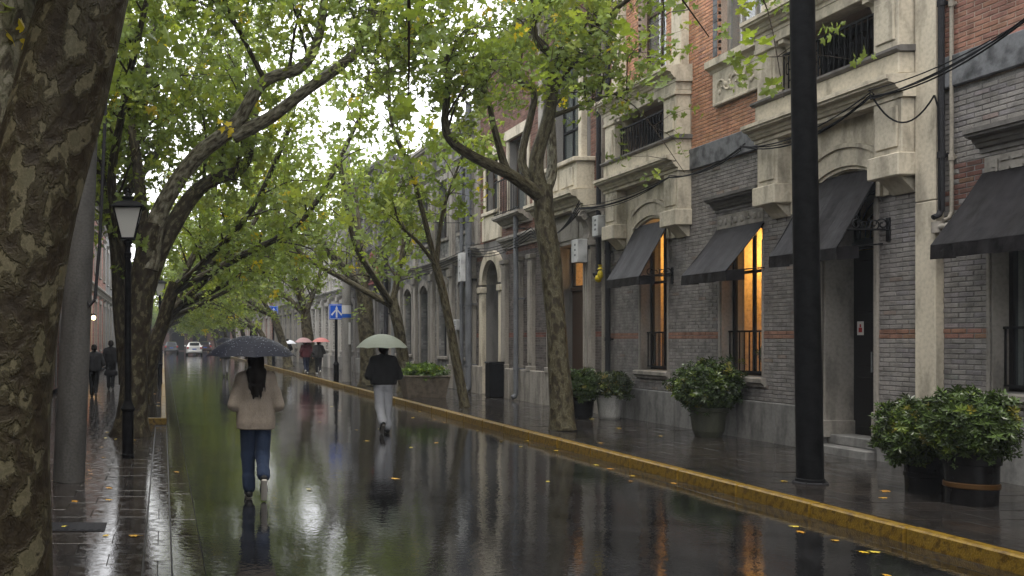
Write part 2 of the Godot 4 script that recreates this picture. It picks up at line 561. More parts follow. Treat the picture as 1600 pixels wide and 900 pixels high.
func wall_front(mb: MB, d0: float, d1: float, y0: float, y1: float, holes: Array, depth: float) -> void:
	var ds := [d0, d1]
	var ys := [y0, y1]
	for h in holes:
		for k in 2:
			if h[k] > d0 and h[k] < d1: ds.append(h[k])
			if h[k + 2] > y0 and h[k + 2] < y1: ys.append(h[k + 2])
	ds.sort(); ys.sort()
	for i in ds.size() - 1:
		if ds[i + 1] - ds[i] < 1e-4: continue
		for j in ys.size() - 1:
			if ys[j + 1] - ys[j] < 1e-4: continue
			var m := Vector2((ds[i] + ds[i + 1]) / 2, (ys[j] + ys[j + 1]) / 2)
			var inside := false
			for h in holes:
				if m.x > h[0] and m.x < h[1] and m.y > h[2] and m.y < h[3]: inside = true
			if inside: continue
			face(mb, P(ds[i], ys[j], 0), P(ds[i + 1], ys[j], 0), P(ds[i + 1], ys[j + 1], 0), P(ds[i], ys[j + 1], 0), Vector3(-SD, 0, 0))
	for h in holes:
		var a: float = h[0]
		var b: float = h[1]
		var lo: float = max(h[2], y0)
		var hi: float = min(h[3], y1)
		if hi <= lo: continue
		face(mb, P(a, lo, 0), P(a, lo, -depth), P(a, hi, -depth), P(a, hi, 0), Vector3(0, 0, -1))
		face(mb, P(b, lo, 0), P(b, lo, -depth), P(b, hi, -depth), P(b, hi, 0), Vector3(0, 0, 1))
		if h[3] <= y1: face(mb, P(a, hi, 0), P(b, hi, 0), P(b, hi, -depth), P(a, hi, -depth), Vector3(0, -1, 0))
		if h[2] >= y0: face(mb, P(a, lo, 0), P(b, lo, 0), P(b, lo, -depth), P(a, lo, -depth), Vector3(0, 1, 0))

func face(mb: MB, a: Vector3, b: Vector3, c: Vector3, d: Vector3, nn: Vector3) -> void:
	if (b - a).cross(c - a).dot(nn) < 0: mb.quad(a, d, c, b)
	else: mb.quad(a, b, c, d)

func arch_fill(mb: MB, d0: float, d1: float, spring: float, crown: float, top: float, p0: float, p1: float) -> void:
	# the wall between an arch and the level «top» above it
	var poly := PackedVector2Array()
	var w := (d1 - d0) / 2
	var rise := crown - spring
	var r := (w * w + rise * rise) / (2 * rise)
	var a0 := asin(min(1.0, w / r))
	var cy := crown - r
	for i in 15:
		var a := lerpf(-a0, a0, i / 14.0)
		poly.append(Vector2((d0 + d1) / 2 + sin(a) * r, cy + cos(a) * r))
	poly.append(Vector2(d1, top)); poly.append(Vector2(d0, top))
	mb.extrude(poly, P(0, 0, p0), Vector3(0, 0, -1), Vector3.UP, Vector3(-SD * (p1 - p0), 0, 0))

func arch_band(mb: MB, d0: float, d1: float, spring: float, crown: float, thick: float, p0: float, p1: float) -> void:
	var poly := PackedVector2Array()
	var w := (d1 - d0) / 2
	var rise := crown - spring
	var r := (w * w + rise * rise) / (2 * rise)
	var a0 := asin(min(1.0, w / r))
	if rise > w - 0.001: a0 = PI / 2
	var cy := crown - r
	for k in 2:
		for i in 17:
			var a := lerpf(-a0, a0, (i if k == 0 else 16 - i) / 16.0)
			var rr := r if k == 0 else r + thick
			poly.append(Vector2((d0 + d1) / 2 + sin(a) * rr, cy + cos(a) * rr))
	mb.extrude(poly, P(0, 0, p0), Vector3(0, 0, -1), Vector3.UP, Vector3(-SD * (p1 - p0), 0, 0))

func shell(parent: Node, d0: float, d1: float, y0: float, y1: float, back: float, floors: Array, m: Material, roof_m: Material) -> void:
	# side walls, back wall, inner floors and roof, each with thickness
	var mb := MB.new()
	fbox(mb, d0, d0 + 0.25, y0, y1, -back, -0.02)
	fbox(mb, d1 - 0.25, d1, y0, y1, -back, -0.02)
	fbox(mb, d0 + 0.25, d1 - 0.25, y0, y1, -back, -back + 0.25)
	obj("side_wall", mb, m, parent)
	var fl := MB.new()
	for y in floors: fbox(fl, d0 + 0.25, d1 - 0.25, y - 0.2, y, -back + 0.25, -0.42)
	if not floors.is_empty(): obj("inner_floor", fl, M.dark_room, parent)
	var r := MB.new()
	fbox(r, d0, d1, y1, y1 + 0.25, -back, 0.0)
	obj("roof", r, roof_m, parent)

func window_part(parent: Node, d0: float, d1: float, y0: float, y1: float, depth: float, cols: int, bars: Array, m: Material, curtain := 0.0, called := "window") -> MeshInstance3D:
	var mb := MB.new()
	var f := 0.055
	var q0 := -depth - 0.06
	var q1 := -depth
	fbox(mb, d0, d0 + f, y0, y1, q0, q1)
	fbox(mb, d1 - f, d1, y0, y1, q0, q1)
	fbox(mb, d0 + f, d1 - f, y0, y0 + f, q0, q1)
	fbox(mb, d0 + f, d1 - f, y1 - f, y1, q0, q1)
	var edges := [y0 + f]
	for b in bars:
		fbox(mb, d0 + f, d1 - f, b - 0.025, b + 0.025, q0, q1 + 0.008)
		edges.append(b - 0.025); edges.append(b + 0.025)
	edges.append(y1 - f)
	var step := (d1 - d0 - 2 * f) / cols
	for k in range(1, cols):
		var x := d0 + f + step * k
		for e in range(0, edges.size(), 2):
			fbox(mb, x - 0.02, x + 0.02, edges[e], edges[e + 1], q0 + 0.004, q1 - 0.004)
	var o := obj(called, mb, m, parent)
	for k in cols:
		for e in range(0, edges.size(), 2):
			var g := MB.new()
			var a := d0 + f + step * k + (0.02 if k > 0 else 0.0)
			var b := d0 + f + step * (k + 1) - (0.02 if k < cols - 1 else 0.0)
			fbox(g, a, b, edges[e], edges[e + 1], -depth - 0.036, -depth - 0.030)
			obj("pane", g, M.glass, o)
	if curtain > 0.0:
		var rng := RandomNumberGenerator.new()
		rng.seed = int(d0 * 1000 + y0 * 77)
		for s in [0, 1]:
			var w: float = (d1 - d0) * curtain * rng.randf_range(0.7, 1.2)
			var cm := MB.new()
			var nseg := 14
			var last := Vector3.ZERO
			for i in nseg + 1:
				var t: float = i / float(nseg)
				var d: float = d0 + 0.03 + w * t if s == 0 else d1 - 0.03 - w * t
				var pt := P(d, y0 + 0.05, -depth - 0.22 + sin(t * 22.0) * 0.035)
				if i > 0:
					var up := Vector3(0, y1 - y0 - 0.1, 0)
					cm.quad(last, pt, pt + up, last + up)
				last = pt
			obj("curtain", cm, M.curtain, o)
	return o

func railing(parent: Node, d0: float, d1: float, y0: float, y1: float, p: float, gap: float, fancy := false) -> void:
	var mb := MB.new()
	fbox(mb, d0, d1, y1 - 0.03, y1, p - 0.02, p + 0.02)
	fbox(mb, d0, d1, y0, y0 + 0.025, p - 0.012, p + 0.012)
	var k := int((d1 - d0) / gap)
	for i in k + 1:
		var d := lerpf(d0 + 0.012, d1 - 0.012, i / float(max(1, k)))
		fbox(mb, d - 0.008, d + 0.008, y0 + 0.025, y1 - 0.03, p - 0.008, p + 0.008)
		if fancy and i % 2 == 1:
			var m := (y0 + y1) / 2
			var h := (y1 - y0) * 0.3
			for s in [-1.0, 1.0]:
				var pts := []
				for j in 13:
					var a := TAU * j / 12.0
					pts.append(P(d + s * 0.03 + cos(a) * 0.03, m + sin(a) * h * 0.5 + h * 0.5 * s * 0.6, p))
				mb.line(pts, 0.008, 4)
	obj("railing", mb, M.iron, parent)

func brick_mesh(len_: float, high: float) -> ArrayMesh:
	var mb := MB.new()
	mb.bbox(Vector3(-0.03, -high / 2, -len_ / 2), Vector3(0.03, high / 2, len_ / 2), 0.006)
	return mb.mesh()

func hash01(a: float, b: float) -> float:
	return fposmod(sin(a * 127.1 + b * 311.7) * 43758.5453, 1.0)

# lays bricks over d0..d1, y0..y1 of the facade; kinds: callable(course, y, d) -> palette of linear colours
func lay_bricks(wall: Node, d0: float, d1: float, y0: float, y1: float, holes: Array, palette: Callable, singles: Array) -> MB:
	var mb := MB.new()
	var ch := 0.0635
	var joint := 0.010
	var n := int((y1 - y0) / ch)
	for k in n:
		var y := y0 + k * ch
		var ym := y + ch / 2
		var bl := 0.225
		var d := d0 - (bl * 0.5 if k % 2 == 1 else 0.0)
		var i := 0
		while d < d1:
			var spans := [[max(d, d0), min(d + bl - joint, d1)]]
			for h in holes:
				if ym < h[2] or ym > h[3]: continue
				var left := []
				for s in spans:
					if s[1] <= h[0] or s[0] >= h[1]: left.append(s)
					else:
						if s[0] < h[0]: left.append([s[0], h[0]])
						if s[1] > h[1]: left.append([h[1], s[1]])
				spans = left
			for s in spans:
				var w: float = s[1] - s[0]
				if w < 0.03: continue
				var dm: float = (s[0] + s[1]) / 2
				var r := hash01(k + y0 * 3.0, i + d0)
				var r2 := hash01(i * 1.7 + d0, k * 2.3)
				var col: Color = palette.call(y, dm, r, r2)
				var out := 0.006 + r2 * 0.005
				if w > 0.2:
					singles.append([P(dm, ym, out - 0.03), col, w, ch - joint])
				else:
					singles.append([P(dm, ym, out - 0.03), col, w, ch - joint])
			d += bl
			i += 1
	return mb

# the bricks nearest to the eye become pieces of their own, the others one mesh
func place_bricks(wall: Node, all: Array, most: int) -> void:
	all.sort_custom(func(a, b): return score(a) > score(b))
	var meshes := {}
	var mats := {}
	var rest := MB.new()
	for i in all.size():
		var b: Array = all[i]
		var c: Vector3 = b[0]
		if i < most:
			var key := int(round(b[2] * 100))
			if not meshes.has(key): meshes[key] = brick_mesh(key / 100.0, b[3])
			var col: Color = b[1]
			var q := Color(snappedf(col.r, 0.02), snappedf(col.g, 0.02), snappedf(col.b, 0.02))
			if not mats.has(q):
				var m: StandardMaterial3D = M.brick.duplicate()
				m.vertex_color_use_as_albedo = false
				m.albedo_color = lin(max(q.r, 0.02), max(q.g, 0.02), max(q.b, 0.02))
				mats[q] = m
			piece("brick", meshes[key], mats[q], wall, c)
		else:
			rest.col = b[1]
			var h := Vector3(0.03, b[3] / 2, b[2] / 2)
			# front face slightly smaller than the body: a chamfered front
			var x0 := c.x + SD * 0.03
			var x1 := c.x - SD * 0.03
			var e := 0.004
			var o := [Vector3(x1 + SD * e, c.y - h.y, c.z - h.z), Vector3(x1 + SD * e, c.y - h.y, c.z + h.z), Vector3(x1 + SD * e, c.y + h.y, c.z + h.z), Vector3(x1 + SD * e, c.y + h.y, c.z - h.z)]
			var f := [Vector3(x1, c.y - h.y + e, c.z - h.z + e), Vector3(x1, c.y - h.y + e, c.z + h.z - e), Vector3(x1, c.y + h.y - e, c.z + h.z - e), Vector3(x1, c.y + h.y - e, c.z - h.z + e)]
			face(rest, f[0], f[1], f[2], f[3], Vector3(-SD, 0, 0))
			for k in 4:
				var j := (k + 1) % 4
				rest.out_quad(f[k], f[j], o[j], o[k], c)
				var bk0: Vector3 = o[k]
				var bk1: Vector3 = o[j]
				bk0.x = x0; bk1.x = x0
				rest.out_quad(o[k], o[j], bk1, bk0, c)
	var r := obj("brickwork", rest, M.brick, wall)
	r.set_meta("kind", "stuff")

func score(b: Array) -> float:
	var p: Vector3 = b[0]
	var d := -p.z
	var px := 255.0 + 1500.0 * p.x / d
	var py := 530.0 - 1500.0 * (p.y - 1.8) / d
	var s: float = b[2] / (d * d)
	if px < 0 or px > 1600 or py < 0 or py > 900: s *= 0.01
	return s

# ------------------------------------------------------------------ the near brick building
func grey_brick(y: float, d: float, r: float, r2: float) -> Color:
	var k := 0.9 + 0.2 * r
	if y > 1.79 and y < 1.93:
		return Color(0.34 * k, 0.19 * k, 0.14 * k)
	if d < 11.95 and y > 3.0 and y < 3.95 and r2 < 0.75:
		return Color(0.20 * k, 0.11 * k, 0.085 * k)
	if r2 > 0.97: return Color(0.30 * k, 0.25 * k, 0.22 * k)
	return Color(0.31 * k, 0.29 * k, 0.275 * k)

func red_brick(y: float, d: float, r: float, r2: float) -> Color:
	var k := 0.86 + 0.28 * r
	if d < 12.2:
		return Color(0.38 * k, 0.20 * k, 0.15 * k)
	if r2 > 0.93: return Color(0.46 * k, 0.26 * k, 0.18 * k)
	return Color(0.58 * k, 0.30 * k, 0.185 * k)

func awning(parent_label: String, d0: float, d1: float, ytop: float, ybot: float, proj: float) -> void:
	var t := thing("awning", parent_label, "awning", P((d0 + d1) / 2, ybot, 0.0), "dark cloth awnings over the openings")
	var mb := MB.new()
	# sagging cloth, two layers a few millimetres apart
	var nd := 14
	var ns := 8
	for side in 2:
		var off := 0.0 if side == 0 else -0.008
		for i in nd:
			for j in ns:
				var q := []
				for k in [[0, 0], [1, 0], [1, 1], [0, 1]]:
					var u: float = (i + k[0]) / float(nd)
					var w: float = (j + k[1]) / float(ns)
					var sag := -0.05 * sin(w * PI) * (0.6 + 0.4 * sin(u * 9.0 + d0)) - 0.016 * sin(u * 17.0 + d0 * 3.0 + w * 2.0) * sin(w * PI)
					q.append(P(lerpf(d0, d1, u), lerpf(ytop, ybot, w) + sag + off, 0.03 + proj * w))
				face(mb, q[0], q[1], q[2], q[3], Vector3(-SD, 1, 0) * (1.0 if side == 0 else -1.0))
	obj("cloth", mb, M.awning, t)
	var va := MB.new()
	var last := []
	for i in 25:
		var u: float = i / 24.0
		var d := lerpf(d0, d1, u)
		var wv := 0.012 * sin(u * 31.0 + d0)
		var a := P(d, ybot - 0.004, 0.03 + proj)
		var b := P(d, ybot - 0.17 + 0.006 * sin(u * 13.0), 0.035 + proj + wv)
		if i > 0:
			face(va, last[0], a, b, last[1], Vector3(-SD, 0, 0))
			var th := Vector3(SD * 0.004, 0, 0)
			face(va, last[0] + th, a + th, b + th, last[1] + th, Vector3(SD, 0, 0))
		last = [a, b]
	for e in [d0, d1]:
		face(va, P(e, ybot, 0.03 + proj), P(e, ybot - 0.17, 0.03 + proj), P(e, ybot - 0.17 + 0.02, proj * 0.55), P(e, ybot + 0.02, proj * 0.55), Vector3(0, 0, 1))
	obj("valance", va, M.awning, t)
	var fr := MB.new()
	for e in [d0 + 0.015, d1 - 0.015]:
		fr.rod(P(e, ybot - 0.01, 0.03 + proj), P(e, ybot + 0.05, 0.0), 0.011)
		fr.rod(P(e, ytop - 0.03, 0.02), P(e, ybot - 0.01, 0.02 + proj), 0.011)
	fr.rod(P(d0, ybot - 0.012, 0.02 + proj), P(d1, ybot - 0.012, 0.02 + proj), 0.012)
	obj("frame", fr, M.iron, t)

func relief(parent: Node, d0: float, d1: float, y0: float, y1: float, p: float, m: Material, seed_: int, leafy: bool) -> void:
	# carved ornament in low relief: scrolls or a key pattern
	var rng := RandomNumberGenerator.new()
	rng.seed = seed_
	var mb := MB.new()
	var h := y1 - y0
	if leafy:
		var n := int((d1 - d0) / (h * 0.55))
		for i in n:
			var c := lerpf(d0 + h * 0.3, d1 - h * 0.3, (i + 0.5) / n)
			var pts := []
			var s := 1.0 if i % 2 == 0 else -1.0
			for j in 13:
				var a := j / 12.0 * 4.6 + rng.randf() * 0.1
				var r := h * 0.34 * (1.0 - j / 15.0)
				pts.append(P(c + cos(a) * r, (y0 + y1) / 2 + s * sin(a) * r, p))
			mb.line(pts, h * 0.055, 5)
			for j in 3:
				var a2 := rng.randf() * TAU
				mb.ball(P(c + cos(a2) * h * 0.3, (y0 + y1) / 2 + sin(a2) * h * 0.3, p), Vector3(0.02, h * 0.12, h * 0.09), 8)
	else:
		var d := d0
		while d < d1 - 0.06:
			var k := rng.randi() % 4
			var w := rng.randf_range(0.07, 0.16)
			w = min(w, d1 - d - 0.01)
			if k == 0:
				fbox(mb, d, d + w, y0 + h * 0.1, y0 + h * 0.28, p - 0.01, p + 0.02)
				fbox(mb, d, d + w, y1 - h * 0.28, y1 - h * 0.1, p - 0.01, p + 0.02)
			elif k == 1:
				fbox(mb, d, d + w * 0.3, y0 + h * 0.1, y1 - h * 0.1, p - 0.01, p + 0.02)
				fbox(mb, d + w * 0.31, d + w * 0.9, y0 + h * 0.4, y0 + h * 0.6, p - 0.01, p + 0.02)
			elif k == 2:
				fbox(mb, d, d + w, y0 + h * 0.42, y0 + h * 0.58, p - 0.01, p + 0.02)
				fbox(mb, d + w * 0.35, d + w * 0.65, y0 + h * 0.6, y1 - h * 0.1, p - 0.01, p + 0.02)
			else:
				mb.ball(P(d + w / 2, y0 + h / 2, p), Vector3(0.025, h * 0.34, w * 0.42), 8)
			d += w + 0.025
	obj("relief", mb, m, parent)

func bay(b: Node, d0: float, d1: float, o0: float, o1: float, arch_top: float) -> void:
	# projecting stone bay: pedestals, cornice, parapet, small loggia, entablature
	var ps := 0.30
	var w := 0.50
	for e in [[d0, d0 + w], [d1 - w, d1]]:
		var mb := MB.new()
		fbox(mb, e[0], e[1], 4.22, 4.93, 0.0, ps - 0.04, 0.01)
		fbox(mb, e[0] + 0.06, e[1] - 0.06, 4.30, 4.84, ps - 0.05, ps - 0.015, 0.012)
		obj("pedestal", mb, M.stone, b)
		var blk := MB.new()
		fbox(blk, e[0] - 0.03, e[1] + 0.03, 3.92, 4.22, 0.0, ps + 0.03, 0.015)
		moulding(blk, e[0] + 0.06, e[1] - 0.06, [[0.0, 3.72], [0.05, 3.72], [0.12, 3.80], [ps - 0.06, 3.925], [0.0, 3.925]])
		obj("corbel_block", blk, M.stone, b)
		# upper pillar of the loggia
		var pl := MB.new()
		fbox(pl, e[0] + 0.03, e[1] - 0.03, 5.60, 6.40, 0.0, ps - 0.02, 0.01)
		fbox(pl, e[0] + 0.09, e[1] - 0.09, 5.70, 6.24, ps - 0.03, ps + 0.008, 0.01)
		fbox(pl, e[0] + 0.0, e[1] - 0.0, 6.34, 6.42, 0.0, ps + 0.02, 0.012)
		obj("pillar", pl, M.stone, b)
	var c := MB.new()
	cornice(c, d0 - 0.05, d1 + 0.05, 4.93, 5.24, ps - 0.02, ps + 0.20)
	obj("cornice", c, M.stone, b)
	var pa := MB.new()
	fbox(pa, d0, d1, 5.24, 5.52, 0.0, ps, 0.01)
	obj("parapet", pa, M.stone, b)
	var cap := MB.new()
	moulding(cap, d0 - 0.04, d1 + 0.04, [[0.0, 5.52], [ps + 0.02, 5.52], [ps + 0.06, 5.55], [ps + 0.06, 5.585], [ps, 5.60], [0.0, 5.60]])
	obj("parapet_cap", cap, M.stone_dark, b)
	railing(b, d0 + w, d1 - w, 5.62, 6.22, ps - 0.14, 0.11, true)
	var en := MB.new()
	fbox(en, d0, d1, 6.42, 6.58, 0.0, ps, 0.008)
	cornice(en, d0 - 0.04, d1 + 0.04, 6.58, 6.90, ps + 0.01, ps + 0.22)
	obj("entablature", en, M.stone, b)
	var brk := MB.new()
	for e in [d0 + w + 0.12, d1 - w - 0.12]:
		moulding(brk, e - 0.06, e + 0.06, [[0.0, 6.14], [0.08, 6.16], [0.14, 6.24], [0.17, 6.32], [ps - 0.02, 6.36], [ps - 0.02, 6.42], [0.0, 6.42]])
	obj("bracket", brk, M.stone, b)
	# pilaster strips of the storey above
	for e in [[d0 + 0.08, d0 + 0.42], [d1 - 0.42, d1 - 0.08]]:
		var up := MB.new()
		fbox(up, e[0], e[1], 6.90, 10.2, 0.0, 0.16, 0.01)
		fbox(up, e[0] - 0.05, e[1] + 0.05, 6.90, 7.14, 0.16, 0.22, 0.012)
		obj("pilaster", up, M.stone, b)
	# arched surround under the cornice
	var sr := MB.new()
	fbox(sr, d0 + w, o0 - 0.12, 3.74, 4.93, 0.0, 0.05)
	fbox(sr, o1 + 0.12, d1 - w, 3.74, 4.93, 0.0, 0.05)
	arch_fill(sr, o0 - 0.12, o1 + 0.12, arch_top - 0.17, arch_top + 0.02, 4.93, 0.0, 0.05)
	arch_band(sr, o0 - 0.12, o1 + 0.12, arch_top - 0.12, arch_top + 0.07, 0.26, 0.05, 0.085)
	arch_band(sr, o0 - 0.12, o1 + 0.12, arch_top + 0.14, arch_top + 0.33, 0.06, 0.05, 0.12)
	for e in [o0 - 0.2, o1 + 0.12]:
		fbox(sr, e, e + 0.08, 3.74, arch_top + 0.28, 0.05, 0.10, 0.008)
	obj("arch_surround", sr, M.stone, b)
	# filling between arch and opening head
	var af := MB.new()
	arch_fill(af, o0, o1, arch_top - 0.19, arch_top, arch_top + 0.05, -0.2, -0.002)
	obj("arch_head", af, M.stone, b)

func near_building() -> void:
	FX = 9.8; SD = 1.0
	var D0 := 8.0
	var D1 := 21.2
	var b := thing("brick_building", "grey and red brick building with projecting stone bays and dark awnings", "building", P(14.6, 0.14, 0.0))
	var door := [13.2, 14.27, 0.14, 4.25]
	var w1 := [18.65, 19.72, 1.18, 4.25]
	var w2 := [15.70, 16.88, 1.18, 3.72]
	var w3 := [10.15, 11.37, 1.18, 3.72]
	var lower := [door, w1, w2, w3]
	var u2 := [15.70, 16.95, 6.80, 8.9]
	var u3 := [10.1, 11.4, 6.80, 8.9]
	var bay2 := [12.40, 15.42]
	var bay1 := [17.80, 20.72]
	var l2 := [bay2[0] + 0.5, bay2[1] - 0.5, 5.6, 6.42]
	var l1 := [bay1[0] + 0.5, bay1[1] - 0.5, 5.6, 6.42]
	var t2 := [13.3, 14.5, 7.0, 9.2]
	var t1 := [18.7, 19.8, 7.0, 9.2]
	var upper := [u2, u3, l1, l2, t1, t2]
	var holes := lower + upper
	var wall := MB.new()
	wall_front(wall, D0, D1, 0.14, 4.9, lower, 0.42)
	var wl := obj("lower_wall", wall, M.mortar_grey, b)
	var wall2 := MB.new()
	wall_front(wall2, D0, D1, 4.9, 10.4, upper, 0.42)
	var wu := obj("upper_wall", wall2, M.mortar_light, b)
	var all := []
	# stone surrounds keep the bricks off
	var skip_low := [door, [12.9, 14.92, 3.74, 4.95], [bay1[0] + 0.5, bay1[1] - 0.5, 3.74, 4.95], w1, w2, w3, [12.05, 12.38, 0, 5]]
	skip_low.append([door[0] - 0.02, door[1] + 0.06, 0.7, 4.3])
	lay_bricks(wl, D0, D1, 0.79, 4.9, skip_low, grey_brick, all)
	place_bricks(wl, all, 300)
	all = []
	lay_bricks(wu, D0, D1, 5.31, 10.4, upper + [[12.05, 12.38, 5, 11], [bay1[0], bay1[1], 5, 6.9], [bay2[0], bay2[1], 5, 6.9], [15.6, 17.05, 5.85, 6.8]], red_brick, all)
	place_bricks(wu, all, 300)
	shell(b, D0, D1, 0.14, 10.4, 6.0, [0.16, 4.75, 6.7], M.stone_dark, M.roof)
	# plinth slabs
	var cuts := [8.0, 9.1, 10.2, 11.3, 12.05, 13.12, -1.0, 14.35, 15.3, 16.3, 17.3, 18.3, 19.3, 20.3, 21.2]
	for i in cuts.size() - 1:
		if cuts[i] < 0 or cuts[i + 1] < 0: continue
		var s := MB.new()
		fbox(s, cuts[i] + 0.004, cuts[i + 1] - 0.004, 0.12, 0.78, -0.05, 0.06, 0.012)
		obj("plinth_slab", s, M.plinth, b)
	# string band
	for e in [[8.0, 10.0], [10.0, 12.05], [15.44, 17.78]]:
		var s := MB.new()
		fbox(s, e[0] + 0.002, e[1] - 0.002, 4.92, 5.31, -0.02, 0.07, 0.012)
		obj("band_course", s, M.stone_band, b)
	# full-height pilaster
	var pl := MB.new()
	fbox(pl, 12.05, 12.38, 0.14, 3.55, -0.02, 0.11, 0.012)
	fbox(pl, 12.05, 12.38, 3.556, 10.4, -0.02, 0.11, 0.012)
	obj("pilaster", pl, M.stone, b)
	bay(b, bay2[0], bay2[1], door[0], door[1], 4.2)
	bay(b, bay1[0], bay1[1], w1[0], w1[1], 4.2)
	# window jambs, sills
	for w in [w1, w2, w3]:
		var j := MB.new()
		fbox(j, w[0] - 0.045, w[0] + 0.0, w[2], w[3] - 0.3, -0.05, 0.02, 0.006)
		fbox(j, w[1] - 0.0, w[1] + 0.045, w[2], w[3] - 0.3, -0.05, 0.02, 0.006)
		fbox(j, w[1] - 0.02, w[1] - 0.002, w[2], w[3] - 0.02, -0.36, -0.005)
		obj("jamb", j, M.stone_grey, b)
		var s := MB.new()
		moulding(s, w[0] - 0.12, w[1] + 0.12, [[-0.3, 1.02], [0.05, 1.02], [0.06, 1.06], [0.10, 1.09], [0.10, 1.15], [0.08, 1.17], [-0.3, 1.185]])
		obj("window_sill", s, M.stone_grey, b)
		var o := window_part(b, w[0] + 0.0, w[1] - 0.02, w[2] + 0.01, w[3] - 0.0, 0.20, 2, [2.95], M.frame)
		railing(b, w[0] + 0.01, w[1] - 0.03, w[2] + 0.06, 1.95, -0.14, 0.13)
	# window 2 and 3 heads: cornice and carved frieze
	for w in [w2, w3]:
		var c := MB.new()
		cornice(c, w[0] - 0.18, w[1] + 0.12, 4.02, 4.32, 0.03, 0.24)
		obj("window_cornice", c, M.stone_dark, b)
		var f := MB.new()
		fbox(f, w[0] - 0.06, w[1] + 0.06, 3.72, 3.96, 0.0, 0.03, 0.008)
		obj("frieze", f, M.stone_grey, b)
		relief(b, w[0] - 0.03, w[1] + 0.03, 3.75, 3.93, 0.03, M.stone_grey, 5 + int(w[0]), false)
	# upper windows with sill and carved panel
	for w in [u2, u3]:
		window_part(b, w[0], w[1], w[2], w[3], 0.16, 3, [8.1], M.stone_grey, 0.22)
		var s := MB.new()
		moulding(s, w[0] - 0.16, w[1] + 0.16, [[-0.15, 6.50], [0.05, 6.50], [0.08, 6.55], [0.16, 6.60], [0.16, 6.72], [-0.15, 6.80]])
		obj("window_sill", s, M.stone, b)
		var f := MB.new()
		fbox(f, w[0] - 0.08, w[1] + 0.08, 5.94, 6.50, 0.0, 0.06, 0.012)
		fbox(f, w[0] - 0.04, w[1] + 0.04, 5.90, 5.95, 0.0, 0.08, 0.01)
		obj("carved_panel", f, M.stone, b)
		relief(b, w[0], w[1], 6.02, 6.42, 0.065, M.stone, 17, true)
		var q := MB.new()
		for k in 14:
			for e in [w[0] - 0.13, w[1] + 0.01]:
				fbox(q, e, e + 0.12, 6.81 + k * 0.15, 6.81 + k * 0.15 + 0.147, 0.0, 0.025, 0.006)
		obj("quoins", q, M.stone_band, b)
	for w in [t1, t2]:
		window_part(b, w[0], w[1], w[2], w[3], 0.18, 2, [8.4], M.frame_brown)
		var s := MB.new()
		fbox(s, w[0] - 0.1, w[1] + 0.1, w[2] - 0.09, w[2], -0.1, 0.07, 0.01)
		obj("window_sill", s, M.stone, b)
	# loggia back walls
	for l in [l1, l2]:
		var s := MB.new()
		fbox(s, l[0], l[1], 5.5, 6.6, -1.0, -0.9)
		obj("loggia_back", s, M.frame_brown, b)
	# door: jamb, leaf, steps
	var dj := MB.new()
	fbox(dj, door[1] - 0.05, door[1] - 0.002, 0.35, 4.0, -0.44, -0.004, 0.008)
	fbox(dj, door[1], door[1] + 0.06, 0.80, 3.74, -0.03, 0.03, 0.008)
	fbox(dj, door[0] - 0.07, door[0], 0.80, 3.74, -0.03, 0.04, 0.008)
	fbox(dj, door[0] - 0.10, door[0], 0.35, 0.80, -0.03, 0.07, 0.008)
	fbox(dj, door[1] - 0.08, door[1] + 0.07, 0.35, 0.60, -0.44, 0.07, 0.008)
	obj("door_jamb", dj, M.stone_grey, b)
	var st := MB.new()
	fbox(st, door[0] - 0.02, door[1] + 0.0, 0.10, 0.255, -0.44, 0.16, 0.012)
	fbox(st, door[0], door[1], 0.256, 0.40, -0.44, -0.06, 0.012)
	obj("step", st, M.plinth, b)
	var leaf := MB.new()
	fbox(leaf, door[0], door[1] - 0.05, 0.40, 3.1, -0.50, -0.43)
	for k in [[0.52, 1.25], [1.4, 2.05], [2.2, 2.95]]:
		for s in [0, 1]:
			var a: float = door[0] + 0.09 + s * 0.50
			fbox(leaf, a, a + 0.36, k[0], k[1], -0.44, -0.418, 0.012)
	fbox(leaf, door[0], door[1] - 0.05, 3.12, 3.22, -0.50, -0.40)
	var lf := obj("door", leaf, M.door, b)
	var hd := MB.new()
	hd.rod(P(door[0] + 0.62, 1.32, -0.40), P(door[0] + 0.62, 1.62, -0.40), 0.012)
	for y in [1.34, 1.60]: hd.rod(P(door[0] + 0.62, y, -0.43), P(door[0] + 0.62, y, -0.40), 0.010)
	obj("handle", hd, M.steel, lf)
	window_part(b, door[0], door[1] - 0.05, 3.22, 4.2, 0.43, 2, [], M.frame, 0.0, "transom_window")
	# iron hoops in the transom
	var hoop := MB.new()
	for k in 4:
		var pts := []
		for i in 13:
			var a := PI * i / 12.0
			pts.append(P((door[0] + door[1]) / 2 + cos(a) * (0.12 + 0.1 * k), 3.25 + sin(a) * (0.2 + 0.16 * k), -0.40))
		hoop.line(pts, 0.010, 5)
	obj("transom_grille", hoop, M.iron, b)
	# paper notice on the door
	var nt := thing("door_notice", "small white paper notice with red mark taped on the black door", "notice", P(14.06, 1.95, -0.41))
	var pm := MB.new()
	fbox(pm, 14.00, 14.13, 1.86, 2.06, -0.4165, -0.4145)
	obj("paper", pm, flat(lin(0.6, 0.58, 0.55), 0.6), nt)
	var rm := MB.new()
	fbox(rm, 14.03, 14.10, 1.90, 1.97, -0.4143, -0.4130)
	fbox(rm, 14.05, 14.08, 1.975, 2.02, -0.4143, -0.4130)
	obj("red_mark", rm, flat(lin(0.35, 0.03, 0.03), 0.6), nt)
	awning("dark grey cloth awning over the black front door", 13.05, 14.5, 4.16, 3.05, 0.62)
	awning("dark cloth awning over the barred window next to the white meter box", 18.5, 19.85, 4.12, 3.02, 0.60)
	awning("dark cloth awning over the lit window with the potted plant inside", 15.62, 16.95, 3.72, 2.92, 0.62)
